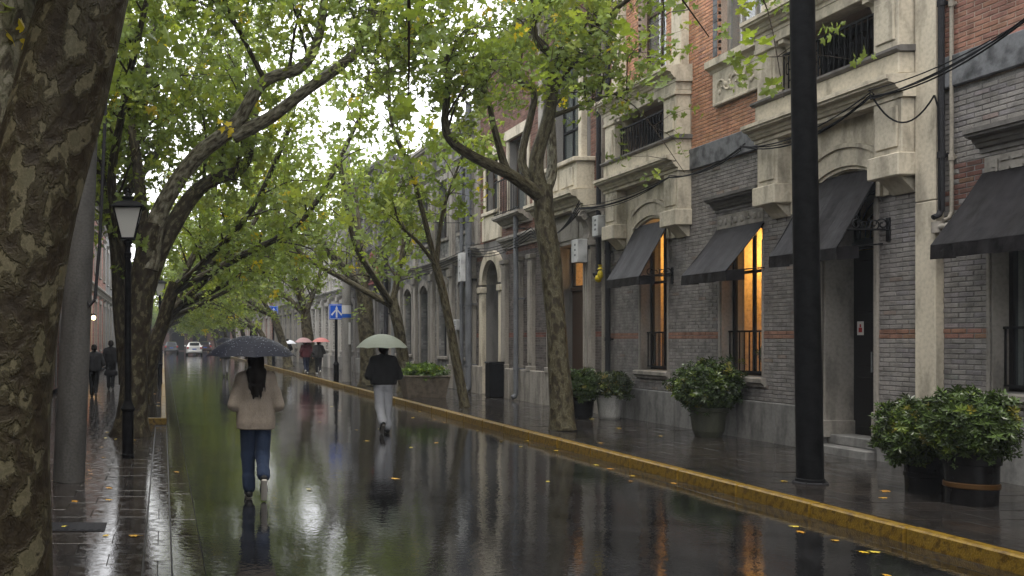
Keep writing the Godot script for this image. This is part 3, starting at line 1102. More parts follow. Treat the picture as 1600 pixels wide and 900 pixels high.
	awning("dark cloth awning above the two black barrel planters", 9.85, 11.45, 3.78, 2.92, 0.62)

# a lit room behind a window
func lit_room(called: String, label: String, d0: float, d1: float, y1: float, lamp_d: float, energy: float, wall_m: Material, lamp_label: String, depth := 2.6) -> void:
	FX = 9.8; SD = 1.0
	var r := thing(called, label, "room", P((d0 + d1) / 2, 0.2, -1.0))
	var mb := MB.new()
	fbox(mb, d0, d1, 0.3, y1, -depth - 0.05, -depth)
	fbox(mb, d0, d0 + 0.05, 0.3, y1, -depth, -0.43)
	fbox(mb, d1 - 0.05, d1, 0.3, y1, -depth, -0.43)
	obj("room_wall", mb, wall_m, r)
	var c := MB.new()
	fbox(c, d0 + 0.05, d1 - 0.05, y1 - 0.05, y1, -depth, -0.43)
	obj("room_ceiling", c, M.curtain, r)
	var f := MB.new()
	fbox(f, d0 + 0.05, d1 - 0.05, 0.3, 0.36, -depth, -0.43)
	obj("room_floor", f, M.wood_floor, r)
	# drawn curtains beside the opening
	for s in [0]:
		var cu := MB.new()
		var last := Vector3.ZERO
		for i in 19:
			var t: float = i / 18.0
			var d: float = d0 + 0.30 + 0.2 * t if s == 0 else d1 - 0.42 - 0.22 * t
			var pt := P(d, 0.38, -0.78 + sin(t * 26.0) * 0.05)
			if i > 0: cu.quad(last, pt, pt + Vector3(0, y1 - 0.6, 0), last + Vector3(0, y1 - 0.6, 0))
			last = pt
		obj("curtain", cu, M.curtain, r)
	var pf := MB.new()
	fbox(pf, d0 + 0.75, d0 + 1.25, 1.9, 2.6, -depth, -depth + 0.03, 0.01)
	obj("picture_frame", pf, M.frame_brown, r)
	# pendant lamp
	var at := P(lamp_d, y1 - 0.75, -1.5)
	var l := thing("pendant_lamp", lamp_label, "lamp", at)
	var cd := MB.new()
	cd.rod(at + Vector3(0, 0.12, 0), at + Vector3(0, 0.70, 0), 0.006)
	obj("cord", cd, M.iron, l)
	var bm := MB.new()
	bm.ball(at, Vector3(0.11, 0.12, 0.11), 14)
	var em := flat(lin(0.9, 0.7, 0.4), 0.5)
	em.emission_enabled = true
	em.emission = lin(1.0, 0.55, 0.18)
	em.emission_energy_multiplier = 2.2
	obj("bulb", bm, em, l)
	var o := OmniLight3D.new()
	o.name = "lamp_glow"
	o.light_color = Color(1.0, 0.80, 0.50)
	o.light_energy = energy
	o.light_size = 0.1
	o.omni_range = 8.0
	o.omni_attenuation = 2.0
	o.shadow_enabled = true
	l.add_child(o)
# ------------------------------------------------------------------ the ornate house beyond it
func fluted(parent: Node, d0: float, d1: float, y0: float, y1: float, p: float, m: Material, called := "pilaster") -> void:
	var mb := MB.new()
	var w := d1 - d0
	fbox(mb, d0, d1, y0, y1, -0.02, p, 0.008)
	for k in 3:
		var a := d0 + w * (0.12 + 0.28 * k)
		fbox(mb, a, a + w * 0.2, y0 + 0.12, y1 - 0.1, p - 0.01, p + 0.025, 0.008)
	fbox(mb, d0 - 0.03, d1 + 0.03, y1 - 0.02, y1 + 0.10, -0.02, p + 0.05, 0.012)
	fbox(mb, d0 - 0.03, d1 + 0.03, y0 - 0.10, y0 + 0.04, -0.02, p + 0.05, 0.012)
	obj(called, mb, m, parent)

func scroll_bracket(parent: Node, d: float, w: float, y0: float, y1: float, p: float, m: Material) -> void:
	var mb := MB.new()
	var h := y1 - y0
	moulding(mb, d - w / 2, d + w / 2, [[0.0, y0], [p * 0.28, y0], [p * 0.36, y0 + h * 0.08], [p * 0.30, y0 + h * 0.2], [p * 0.34, y0 + h * 0.4], [p * 0.5, y0 + h * 0.6], [p * 0.85, y0 + h * 0.75], [p, y0 + h * 0.86], [p, y1], [0.0, y1]])
	for s in [-1.0, 1.0]:
		var pts := []
		for i in 16:
			var a := i / 15.0 * 7.5
			var r := h * 0.2 * (1.0 - i / 18.0)
			pts.append(P(d + s * (w / 2 + 0.005), y1 - h * 0.28 + sin(a) * r, p * 0.62 + cos(a) * r * 0.8))
		mb.line(pts, 0.022, 5)
	obj("scroll_bracket", mb, m, parent)

func pink_brick(y: float, d: float, r: float, r2: float) -> Color:
	var k := 0.75 + 0.5 * r
	if y < 4.2:
		if y > 1.79 and y < 1.93: return Color(0.22 * k, 0.10 * k, 0.08 * k)
		return Color(0.17 * k, 0.15 * k, 0.14 * k)
	return Color(0.23 * k, 0.125 * k, 0.095 * k)

func ornate_building() -> void:
	FX = 9.8; SD = 1.0
	var D0 := 21.22
	var D1 := 30.0
	var b := thing("ornate_house", "ornate red brick house with arched doorway, scroll brackets and stone balcony", "building", P(25.6, 0.14, 0.0))
	var door := [22.30, 23.75, 0.14, 4.05]
	var arch := [27.75, 29.15, 0.14, 4.15]
	var big := [22.35, 24.0, 5.95, 8.7]
	var jul := [25.75, 27.15, 5.3, 7.4]
	var top := [28.0, 29.1, 5.6, 7.2]
	var holes := [door, arch, big, jul, top]
	var wall := MB.new()
	wall_front(wall, D0, D1, 0.14, 10.2, holes, 0.42)
	var w := obj("wall", wall, M.mortar_grey, b)
	var all := []
	lay_bricks(w, D0, D1, 0.9, 10.2, holes + [[27.45, 29.45, 0, 4.7], [22.0, 24.1, 0, 4.8], [22.0, 24.3, 5.2, 9.0]], pink_brick, all)
	place_bricks(w, all, 0)
	shell(b, D0, D1, 0.14, 10.2, 6.0, [0.16, 4.75, 8.0], M.stone_dark, M.roof)
	# plinth of pale stone blocks
	for e in [[D0, 21.62], [21.62, 22.3], [23.75, 24.4], [24.4, 25.2], [25.2, 26.0], [26.0, 26.8], [26.8, 27.75], [29.15, 30.0]]:
		var s := MB.new()
		fbox(s, e[0] + 0.004, e[1] - 0.004, 0.12, 0.98, -0.05, 0.14 + 0.06 * hash01(e[0], 2.0), 0.015)
		obj("plinth_block", s, M.stone_grey, b)
	for e in [[21.75, 22.15], [23.85, 24.25], [25.25, 25.5], [26.1, 26.35], [27.2, 27.5]]:
		fluted(b, e[0], e[1], 1.05, 3.95, 0.12, M.stone_grey)
	# entablature strips
	var en := MB.new()
	cornice(en, D0, 22.0, 4.45, 4.8, 0.06, 0.22)
	cornice(en, 24.4, 27.55, 4.35, 4.7, 0.06, 0.24)
	cornice(en, 29.3, 30.0, 4.35, 4.7, 0.06, 0.24)
	obj("string_course", en, M.stone_grey, b)
	# balcony over the door
	var bal := MB.new()
	cornice(bal, 21.7, 24.5, 4.80, 5.22, 0.30, 0.62)
	fbox(bal, 21.8, 24.4, 5.22, 5.85, -0.02, 0.42, 0.012)
	for k in 3:
		fbox(bal, 21.95 + k * 0.82, 22.62 + k * 0.82, 5.32, 5.75, 0.41, 0.445, 0.012)
	fbox(bal, 21.75, 24.45, 5.85, 5.95, -0.02, 0.50, 0.012)
	obj("balcony", bal, M.stone, b)
	for d in [21.95, 24.05]: scroll_bracket(b, d, 0.28, 4.05, 4.80, 0.40, M.stone_grey)
	var lint := MB.new()
	fbox(lint, 22.15, 23.9, 4.05, 4.80, -0.05, 0.10, 0.012)
	fbox(lint, 22.4, 23.65, 4.15, 4.6, 0.10, 0.13, 0.012)
	obj("lintel", lint, M.stone_grey, b)
	window_part(b, big[0], big[1], big[2], big[3], 0.2, 3, [6.9, 7.9], M.iron)
	var bf := MB.new()
	fbox(bf, big[0] - 0.16, big[0], 5.95, 9.0, -0.02, 0.14, 0.012)
	fbox(bf, big[1], big[1] + 0.16, 5.95, 9.0, -0.02, 0.14, 0.012)
	fbox(bf, big[0], big[1], 8.7, 9.0, -0.02, 0.14, 0.012)
	obj("window_surround", bf, M.stone, b)
	# door of the house
	window_part(b, door[0], door[1], 3.05, 4.05, 0.32, 2, [], M.frame, 0.0, "transom_window")
	var leaf := MB.new()
	fbox(leaf, 23.0, 23.75, 0.2, 2.98, -0.40, -0.32, 0.01)
	fbox(leaf, 22.3, 23.75, 2.98, 3.07, -0.40, -0.28, 0.01)
	obj("door", leaf, M.frame_brown, b)
	window_part(b, 22.3, 23.0, 0.2, 2.98, 0.32, 1, [0.9, 2.3], M.frame, 0.0, "glazed_door")
	# arched doorway
	var sr := MB.new()
	fbox(sr, 27.45, 27.75, 0.14, 3.2, -0.02, 0.12, 0.012)
	fbox(sr, 29.15, 29.45, 0.14, 3.2, -0.02, 0.12, 0.012)
	fbox(sr, 27.40, 27.78, 3.2, 3.38, -0.02, 0.17, 0.012)
	fbox(sr, 29.12, 29.50, 3.2, 3.38, -0.02, 0.17, 0.012)
	arch_band(sr, 27.75, 29.15, 3.45, 4.15, 0.28, -0.02, 0.13)
	obj("arch_surround", sr, M.stone, b)
	var af := MB.new()
	arch_fill(af, 27.75, 29.15, 3.46, 4.145, 4.16, -0.40, -0.004)
	obj("arch_head", af, M.stone_grey, b)
	var ad := MB.new()
	fbox(ad, 27.76, 29.14, 0.2, 3.0, -0.50, -0.43, 0.01)
	fbox(ad, 27.76, 29.14, 3.0, 3.12, -0.52, -0.38, 0.01)
	obj("arched_door", ad, M.door, b)
	var fan := MB.new()
	for k in 7:
		var a := PI * (k + 0.5) / 7.0
		fan.rod(P(28.45, 3.12, -0.42), P(28.45 + cos(a) * 0.66, 3.12 + sin(a) * 0.95, -0.42), 0.012)
	for k in 2:
		var pts := []
		for i in 13:
			var a := PI * i / 12.0
			pts.append(P(28.45 + cos(a) * (0.3 + k * 0.3), 3.12 + sin(a) * (0.42 + k * 0.42), -0.42))
		fan.line(pts, 0.012, 5)
	obj("fanlight_grille", fan, M.iron, b)
	var fg := MB.new()
	fbox(fg, 27.76, 29.14, 3.12, 4.14, -0.46, -0.45)
	obj("pane", fg, M.glass, b)
	# juliet balcony with planted railing
	window_part(b, jul[0], jul[1], jul[2], jul[3], 0.2, 2, [6.8], M.frame_brown, 0.2)
	var js := MB.new()
	cornice(js, jul[0] - 0.3, jul[1] + 0.3, 4.95, 5.28, 0.10, 0.42)
	obj("balcony_slab", js, M.stone_grey, b)
	railing(b, jul[0] - 0.25, jul[1] + 0.25, 5.30, 6.25, 0.36, 0.12)
	window_part(b, top[0], top[1], top[2], top[3], 0.2, 2, [6.6], M.frame_brown, 0.2)
	for q in [jul, top]:
		var f := MB.new()
		fbox(f, q[0] - 0.14, q[0], q[2], q[3], -0.02, 0.05, 0.01)
		fbox(f, q[1], q[1] + 0.14, q[2], q[3], -0.02, 0.05, 0.01)
		fbox(f, q[0] - 0.2, q[1] + 0.2, q[3], q[3] + 0.28, -0.02, 0.10, 0.01)
		obj("window_surround", f, M.stone, b)
	var pn := MB.new()
	fbox(pn, 27.75, 29.35, 4.75, 5.5, -0.01, 0.06, 0.012)
	fbox(pn, 27.9, 29.2, 5.5, 5.6, -0.01, 0.14, 0.012)
	obj("panel", pn, M.stone, b)
	var cr := MB.new()
	cornice(cr, D0, D1, 9.7, 10.25, 0.05, 0.55)
	obj("roof_cornice", cr, M.stone_grey, b)
	var qn := MB.new()
	fbox(qn, 24.55, 24.85, 4.8, 9.7, -0.01, 0.10, 0.01)
	fbox(qn, 29.62, 29.95, 4.75, 9.7, -0.01, 0.10, 0.01)
	fbox(qn, D0 + 0.02, D0 + 0.3, 4.8, 9.7, -0.01, 0.10, 0.01)
	obj("upper_pilaster", qn, M.stone_grey, b)

# ------------------------------------------------------------------ further houses
func brick_image(base: Color, mortar: Color, vary: float, seed_: int) -> ImageTexture:
	# brick courses far too small to tell apart at their distance; one tile is 1.2 m
	var rng := RandomNumberGenerator.new()
	rng.seed = seed_
	var img := Image.create(320, 256, false, Image.FORMAT_RGB8)
	img.fill(mortar)
	for k in 16:
		for i in 6:
			var q := 1.0 + rng.randf_range(-vary, vary)
			img.fill_rect(Rect2i(i * 64 - (32 if k % 2 == 1 else 0), k * 16, 61, 14), Color(base.r * q, base.g * q, base.b * q))
	return ImageTexture.create_from_image(img)

func far_brick(r: float, g: float, b: float, seed_: int) -> StandardMaterial3D:
	return tri_mat(Color.WHITE, 0.8, brick_image(lin(r, g, b), lin(r * 0.7 + 0.04, g * 0.8 + 0.04, b * 0.8 + 0.04), 0.16, seed_), 0.83, TX.stain, 0.3)

# opts: wall, trim, bays, storeys [[floor, sill, head]...], ground ("arch", "shop", "flat"), rail, pilasters
func terrace(side: float, fx: float, d0: float, d1: float, h: float, label: String, o: Dictionary) -> Node3D:
	FX = fx; SD = side
	var b := thing("terrace_house", label, "building", P((d0 + d1) / 2, 0.14, 0.0), "houses along the street")
	var n: int = o.bays
	var step := (d1 - d0) / n
	var holes := []
	var ops := []
	var rng := RandomNumberGenerator.new()
	rng.seed = int(d0 * 31 + side * 7)
	for i in n:
		var c := d0 + step * (i + 0.5)
		var hw: float = o.get("half", 0.55)
		for s in o.storeys:
			var is_door: bool = s[0] < 1.0 and i == o.get("door", -1)
			var q := [c - hw, c + hw, 0.2 if is_door else s[1], s[2]]
			holes.append(q)
			ops.append([q, is_door, s[0] < 1.0])
	var wall := MB.new()
	wall_front(wall, d0, d1, 0.14, h, holes, 0.3)
	obj("wall", wall, o.wall, b)
	var floors := []
	for s in o.storeys: floors.append(max(0.2, s[0]))
	shell(b, d0, d1, 0.14, h, 5.0, floors, o.wall, M.roof)
	for e in ops:
		var q: Array = e[0]
		if e[1]:
			var dm := MB.new()
			fbox(dm, q[0], q[1], 0.2, q[3] - 0.7, -0.34, -0.26, 0.01)
			fbox(dm, q[0], q[1], q[3] - 0.7, q[3] - 0.62, -0.36, -0.22, 0.01)
			obj("door", dm, M.door, b)
			window_part(b, q[0], q[1], q[3] - 0.62, q[3], 0.26, 2, [], M.frame, 0.0, "transom_window")
		else:
			window_part(b, q[0], q[1], q[2], q[3], 0.2, 2, [lerpf(q[2], q[3], 0.7)], M.frame if rng.randf() < 0.6 else M.frame_brown, 0.25 if rng.randf() < 0.6 else 0.0)
			var sl := MB.new()
			fbox(sl, q[0] - 0.1, q[1] + 0.1, q[2] - 0.1, q[2], -0.1, 0.09, 0.01)
			obj("window_sill", sl, o.trim, b)
			if not e[2] and o.get("rail", false): railing(b, q[0] - 0.04, q[1] + 0.04, q[2] + 0.03, q[2] + 0.7, 0.10, 0.12)
		var sm := MB.new()
		fbox(sm, q[0] - 0.14, q[0], q[2], q[3], -0.01, 0.06, 0.01)
		fbox(sm, q[1], q[1] + 0.14, q[2], q[3], -0.01, 0.06, 0.01)
		if e[2] and o.get("arch", false):
			arch_band(sm, q[0], q[1], q[3] - 0.2, q[3] + 0.05, 0.2, -0.01, 0.08)
			arch_fill(sm, q[0], q[1], q[3] - 0.24, q[3] - 0.01, q[3], -0.2, -0.003)
		else:
			fbox(sm, q[0] - 0.18, q[1] + 0.18, q[3], q[3] + 0.22, -0.01, 0.09, 0.01)
			cornice(sm, q[0] - 0.22, q[1] + 0.22, q[3] + 0.3, q[3] + 0.45, 0.03, 0.18)
		obj("window_surround", sm, o.trim, b)
	if o.get("pilasters", true):
		for i in n + 1:
			var c: float = clamp(d0 + step * i, d0 + 0.2, d1 - 0.2)
			var pm := MB.new()
			fbox(pm, c - 0.17, c + 0.17, 0.95, h - 0.5, -0.01, 0.12, 0.012)
			fbox(pm, c - 0.21, c + 0.21, 0.14, 0.95, -0.01, 0.18, 0.012)
			fbox(pm, c - 0.22, c + 0.22, 3.9, 4.15, 0.11, 0.20, 0.012)
			obj("pilaster", pm, o.trim, b)
	for i in n:
		if i == o.get("door", -1): continue
		var pl := MB.new()
		fbox(pl, d0 + step * i + 0.21, d0 + step * (i + 1) - 0.21, 0.13, 0.85, -0.02, 0.09, 0.012)
		obj("plinth", pl, M.plinth, b)
	var st := MB.new()
	cornice(st, d0, d1, 4.25, 4.6, 0.06, o.get("string", 0.25))
	obj("string_course", st, o.trim, b)
	var cr := MB.new()
	cornice(cr, d0 - 0.02, d1 + 0.02, h - 0.5, h + 0.06, 0.06, 0.5)
	var dd := d0 + 0.1
	while dd < d1 - 0.1:
		fbox(cr, dd, dd + 0.12, h - 0.42, h - 0.26, 0.05, 0.24)
		dd += 0.3
	obj("roof_cornice", cr, o.trim, b)
	return b

func downpipe(label: String, fx: float, side: float, d: float, y0: float, y1: float, r: float, p: float, m: Material) -> void:
	FX = fx; SD = side
	var t := thing("downpipe", label, "pipe", P(d, y0, p), "pipes running down the facades")
	var mb := MB.new()
	mb.rod(P(d, y0 + 0.1, p), P(d, y1, p), r, 10)
	mb.line([P(d, y0 + 0.12, p), P(d, y0 + 0.05, p + 0.03), P(d, y0 + 0.02, p + 0.1)], r, 10)
	obj("pipe", mb, m, t)
	var y := y0 + 0.8
	while y < y1:
		var k := MB.new()
		k.lathe(P(d, y, p), [[r, -0.04], [r + 0.012, -0.04], [r + 0.012, 0.04], [r, 0.04]], 10)
		fbox(k, d - 0.02, d + 0.02, y - 0.02, y + 0.02, 0.0, p)
		obj("bracket", k, m, t)
		y += 1.9

func houses() -> void:
	M.far_grey = far_brick(0.20, 0.195, 0.19, 3)
	M.far_pale = far_brick(0.34, 0.32, 0.30, 4)
	M.far_red = far_brick(0.26, 0.13, 0.10, 5)
	M.far_dark = far_brick(0.15, 0.085, 0.07, 6)
	var two := [[0.0, 1.2, 3.75], [4.6, 5.3, 7.3]]
	terrace(1.0, 9.8, 30.02, 41.8, 8.7, "grey painted brick terrace with tall arched windows behind the tapered planter", {"wall": M.far_grey, "trim": M.stone_grey, "bays": 5, "storeys": two, "arch": true, "rail": true, "door": 2})
	terrace(1.0, 9.8, 41.82, 51.0, 9.6, "dark grey terrace with red arched fascia behind the wire-hung pole", {"wall": M.far_grey, "trim": M.stone_dark, "bays": 4, "storeys": two, "arch": true, "rail": true, "door": 1})
	terrace(1.0, 9.8, 51.02, 66.0, 8.4, "pale stone terrace behind the blue arrow sign", {"wall": M.far_pale, "trim": M.stone_white, "bays": 6, "storeys": two, "half": 0.6, "door": 3})
	terrace(1.0, 9.8, 66.02, 84.0, 9.0, "grey stone terrace behind the strollers with red umbrellas", {"wall": M.far_grey, "trim": M.stone_grey, "bays": 6, "storeys": two, "door": 2})
	terrace(1.0, 9.8, 84.02, 128.0, 8.6, "far red brick terrace on the right near the street end", {"wall": M.far_red, "trim": M.stone_white, "bays": 10, "storeys": two, "half": 0.7, "door": 4})
	# left side
	terrace(-1.0, -3.6, -24.0, -2.02, 9.0, "unseen brick house added behind the viewer on the left to block sky light", {"wall": M.far_dark, "trim": M.stone_dark, "bays": 5, "storeys": two, "half": 0.6, "pilasters": false, "door": 3})  # unseen, added to keep sky light from behind off the near trunk
	terrace(-1.0, -3.6, -2.0, 19.98, 9.0, "unseen brick house added left of the nearest trunk to block sky light", {"wall": M.far_dark, "trim": M.stone_dark, "bays": 6, "storeys": two, "half": 0.6, "pilasters": false, "door": 3})  # out of view; added with the house behind it to block sky light
	terrace(1.0, 9.8, -24.0, 7.98, 9.4, "unseen brick terrace added behind the viewer on the right to block sky light", {"wall": M.far_red, "trim": M.stone_grey, "bays": 7, "storeys": two, "half": 0.6, "door": 3})  # unseen street side, added to shut out sky light behind the camera
	terrace(-1.0, -3.6, 20.0, 38.0, 9.0, "dark red brick house behind the near left street lamp", {"wall": M.far_dark, "trim": M.stone_dark, "bays": 5, "storeys": two, "half": 0.6, "pilasters": false, "door": 3})
	terrace(-1.0, -3.6, 38.02, 60.0, 8.6, "red brick house with lit wall lantern on the left", {"wall": M.far_red, "trim": M.stone_grey, "bays": 6, "storeys": two, "half": 0.6, "pilasters": false, "door": 0})
	terrace(-1.0, -3.6, 60.02, 90.0, 9.2, "grey house far down the left side of the street", {"wall": M.far_grey, "trim": M.stone_grey, "bays": 8, "storeys": two, "pilasters": false, "door": 2})
	terrace(-1.0, -3.6, 90.02, 128.0, 8.6, "farthest brick house on the left side of the street", {"wall": M.far_dark, "trim": M.stone_grey, "bays": 9, "storeys": two, "pilasters": false, "door": 2})
	# the wall that closes the street
	var e := thing("end_building", "dark low building closing the far end of the street", "building", Vector3(3, 0.1, -146))
	var mb := MB.new()
	mb.box(Vector3(-14, 0.0, -152), Vector3(22, 5.0, -146))
	obj("wall", mb, M.far_dark, e)
	var rf := MB.new()
	rf.hexa([Vector3(-14.5, 5.0, -145.2), Vector3(22.5, 5.0, -145.2), Vector3(22.5, 5.0, -152.5), Vector3(-14.5, 5.0, -152.5), Vector3(-14, 6.6, -148), Vector3(22, 6.6, -148), Vector3(22, 6.6, -150), Vector3(-14, 6.6, -150)])
	obj("roof", rf, M.roof, e)
	for k in 8:
		var g := MB.new()
		g.box(Vector3(-9.5 + k * 3.5, 0.1, -146.05), Vector3(-7.3 + k * 3.5, 3.2, -145.95))
		obj("gate", g, M.frame, e)
# ------------------------------------------------------------------ trees
func smooth(pts: Array, per := 5) -> PackedVector3Array:
	var out := PackedVector3Array()
	for i in pts.size() - 1:
		var a: Vector3 = pts[max(0, i - 1)]
		var b: Vector3 = pts[i]
		var c: Vector3 = pts[i + 1]
		var d: Vector3 = pts[min(pts.size() - 1, i + 2)]
		for k in per:
			out.append(b.cubic_interpolate(c, a, d, k / float(per)))
	out.append(pts[pts.size() - 1])
	return out

func tapered(n: int, r0: float, r1: float, flare := 0.0) -> PackedFloat32Array:
	var r := PackedFloat32Array()
	for i in n:
		var t := i / float(n - 1)
		r.append(lerpf(r0, r1, t) * (1.0 + flare * exp(-t * 14.0)))
	return r

func leaf_shape(mb: MB, at: Vector3, bs: Basis, s: float, fold := 0.35, curl := 0.22) -> void:
	# five pointed lobes, folded along the midrib and drooping at the tip
	var half := [Vector2(0.0, 0.02), Vector2(0.16, -0.07), Vector2(0.38, -0.02), Vector2(0.37, 0.10), Vector2(0.27, 0.20), Vector2(0.47, 0.40), Vector2(0.44, 0.53), Vector2(0.23, 0.52), Vector2(0.17, 0.76), Vector2(0.0, 1.0)]
	var c := Vector3(0, 0.28, 0.0)
	var k := [Vector3.ZERO, Vector3.ZERO]
	for side in [-1.0, 1.0]:
		for i in half.size() - 1:
			var q := []
			for j in 2:
				var p: Vector2 = half[i + j]
				q.append(at + bs * (Vector3(p.x * side, p.y, -abs(p.x) * fold - p.y * p.y * curl) * s))
			var m := at + bs * (c * s)
			if side > 0: mb.tri(m, q[0], q[1])
			else: mb.tri(m, q[1], q[0])

var spray_leaves := []
var spray_mesh: ArrayMesh
var spray_mesh_b: ArrayMesh
func make_sprays() -> void:
	for which in 2:
		var rng := RandomNumberGenerator.new()
		rng.seed = 5 + which
		var mb := MB.new()
		var n := 7 if which == 0 else 5
		mb.col = Color(0.25, 0.2, 0.12)
		mb.tube(PackedVector3Array([Vector3.ZERO, Vector3(0.01, 0.18, -0.02), Vector3(0.0, 0.36, -0.08)]), PackedFloat32Array([0.005, 0.004, 0.002]), 3, false)
		for i in n:
			var t := (i + 0.6) / n
			var at := Vector3(0.0, 0.36 * t, -0.08 * t * t)
			var a := i * 2.4 + rng.randf() * 0.5
			var dir := Vector3(cos(a), 0.35 + 0.5 * t, sin(a)).normalized()
			dir = (dir + Vector3(0, -0.55, 0)).normalized() if rng.randf() < 0.75 else dir
			var side := dir.cross(Vector3(rng.randf_range(-0.4, 0.4), 1, rng.randf_range(-0.4, 0.4))).normalized()
			var nn := side.cross(dir).normalized()
			var s := rng.randf_range(0.10, 0.16)
			var k := rng.randf_range(0.8, 1.15)
			mb.col = Color(k, k * rng.randf_range(0.95, 1.05), k)
			leaf_shape(mb, at + dir * 0.04, Basis(side, dir, nn), s, rng.randf_range(-0.25, 0.8), rng.randf_range(-0.1, 0.65))
			if which == 0: spray_leaves.append(Transform3D(Basis(side, dir, nn).scaled(Vector3.ONE * s), at + dir * 0.04))
		if which == 0: spray_mesh = mb.mesh()
		else: spray_mesh_b = mb.mesh()

func leaf_colour(rng: RandomNumberGenerator, warm: float) -> Color:
	var k := rng.randf_range(0.7, 1.3)
	var w := rng.randf()
	if w < warm: return Color(0.60 * k, 0.48 * k, 0.05 * k)
	if w < warm + 0.25: return Color(0.325 * k, 0.385 * k, 0.115 * k)
	return Color(0.225 * k, 0.295 * k, 0.10 * k)

# limbs: [[points...], radius at start, radius at end]; the first is the trunk
# grow: where boughs sprout; reach: their length; count: boughs per limb; sprays: leaf sprays per bough
func plane_tree(label: String, limbs: Array, o: Dictionary) -> Node3D:
	var base: Vector3 = limbs[0][0][0]
	var t := thing("plane_tree", label, "tree", base, "plane trees lining the street")
	var rng := RandomNumberGenerator.new()
	rng.seed = int(o.get("seed", 1))
	var bark: Material = o.get("bark", M.bark)
	var twigs := MB.new()
	var xf := []
	var cols := []
	for li in limbs.size():
		var l: Array = limbs[li]
		var path := smooth(l[0], 6)
		var r0: float = l[1]
		var r1: float = l[2]
		var mb := MB.new()
		mb.tube(path, tapered(path.size(), r0, r1, o.get("flare", 0.55) if li == 0 else 0.15), 16 if r0 > 0.12 else 10, true, 0.09 if li == 0 else 0.06, li * 3 + int(base.z))
		var lm: Material = bark
		if l.size() > 3 and l[3] is Material: lm = l[3]
		obj("trunk" if li == 0 else "limb", mb, lm, t)
		if li == 0 and not o.get("trunk_boughs", false): continue
		if l.size() > 3 and l[3] is bool: continue
		var count: int = max(1, int(o.get("count", 6) * (l[4] if l.size() > 4 else 1.0)))
		var start: float = l[5] if l.size() > 5 else o.get("from", 0.35)
		for k in count:
			var f := lerpf(start, 1.0, (k + rng.randf() * 0.8) / count)
			var idx := int(clamp(f * (path.size() - 1), 0, path.size() - 2))
			var p := path[idx]
			var dir := (path[idx + 1] - path[idx]).normalized()
			var side := dir.cross(Vector3(rng.randf_range(-1, 1), rng.randf_range(-0.4, 1), rng.randf_range(-1, 1))).normalized()
			var len_: float = o.get("reach", 1.6) * rng.randf_range(0.6, 1.25)
			var out := (dir * 0.5 + side + Vector3(0, o.get("lift", 0.35), 0) + Vector3(o.get("pull", Vector3.ZERO))).normalized()
			var q1 := p + out * len_ * 0.5 + Vector3(0, 0.10, 0)
			var q2 := p + out * len_ + Vector3(rng.randf_range(-0.3, 0.3), -o.get("droop", 0.25) * len_, rng.randf_range(-0.3, 0.3))
			var br := lerpf(r0, r1, f) * 0.38
			var bp := smooth([p, q1, q2], 4)
			twigs.tube(bp, tapered(bp.size(), clamp(br, 0.012, 0.05), 0.005), 5, false)
			var ns: int = o.get("sprays", 30)
			for s in ns:
				var u := rng.randf_range(0.25, 1.0)
				var bi := int(u * (bp.size() - 1))
				var sp: Vector3 = bp[bi]
				var rad: float = o.get("spread", 0.75) * (0.5 + 0.5 * u)
				var off := Vector3(rng.randfn(), rng.randfn() * 0.75, rng.randfn()) * rad * 0.55
				var at := sp + off
				if s % 3 == 0:
					twigs.tube(PackedVector3Array([sp, (sp + at) * 0.5 + Vector3(0, 0.05, 0), at]), PackedFloat32Array([0.007, 0.005, 0.003]), 3, false)
				var up := (off.normalized() * 0.8 + Vector3(rng.randfn() * 0.4, rng.randfn() * 0.4 - 0.25, rng.randfn() * 0.4)).normalized()
				var x := up.cross(Vector3(rng.randfn(), rng.randfn(), rng.randfn())).normalized()
				var sc: float = rng.randf_range(0.8, 1.25) * o.get("leaf", 1.0)
				if not clear_of_walls(at): continue
				xf.append(Transform3D(Basis(x, up, x.cross(up)).scaled(Vector3.ONE * sc), at))
				cols.append(leaf_colour(rng, o.get("warm", 0.02)))
	var tw := obj("twigs", twigs, M.twig, t)
	tw.set_meta("kind", "stuff")
	# the leaves that show largest are pieces of their own
	var most: int = o.get("singles", 0)
	if most > 0:
		var lm := MB.new()
		leaf_shape(lm, Vector3.ZERO, Basis.IDENTITY, 1.0)
		var leaf := lm.mesh()
		var tints := []
		for q in 5:
			var mm: StandardMaterial3D = M.leaf.duplicate()
			var k := 0.75 + 0.13 * q
			mm.albedo_color = lin(0.24 * k, 0.31 * k, 0.10 * k)
			tints.append(mm)
		var near := []
		for i in xf.size():
			var p: Vector3 = xf[i].origin
			if p.z > -4.0: continue
			var px := 255.0 + 1500.0 * p.x / -p.z
			var py := 530.0 - 1500.0 * (p.y - 1.8) / -p.z
			if px > 20 and px < 1580 and py > 10 and py < 880: near.append([-p.z, i])
		near.sort_custom(func(a, b): return a[0] < b[0])
		var gone := {}
		for q in min(near.size(), most / 7):
			var i: int = near[q][1]
			gone[i] = true
			for l in spray_leaves:
				var w: Transform3D = xf[i] * (l as Transform3D)
				piece("leaf", leaf, tints[rng.randi() % 5], t, w.origin, w.basis)
		var xf2 := []
		var cols2 := []
		for i in xf.size():
			if gone.has(i): continue
			xf2.append(xf[i]); cols2.append(cols[i])
		xf = xf2; cols = cols2
	var half := xf.size() / 2
	copies("crown", spray_mesh, M.leaf, t, xf.slice(0, half), cols.slice(0, half))
	copies("crown", spray_mesh_b, M.leaf, t, xf.slice(half), cols.slice(half))
	leaf_total += xf.size()
	return t

var leaf_total := 0
func clear_of_walls(p: Vector3) -> bool:
	return p.x < 9.2 and p.x > -3.3

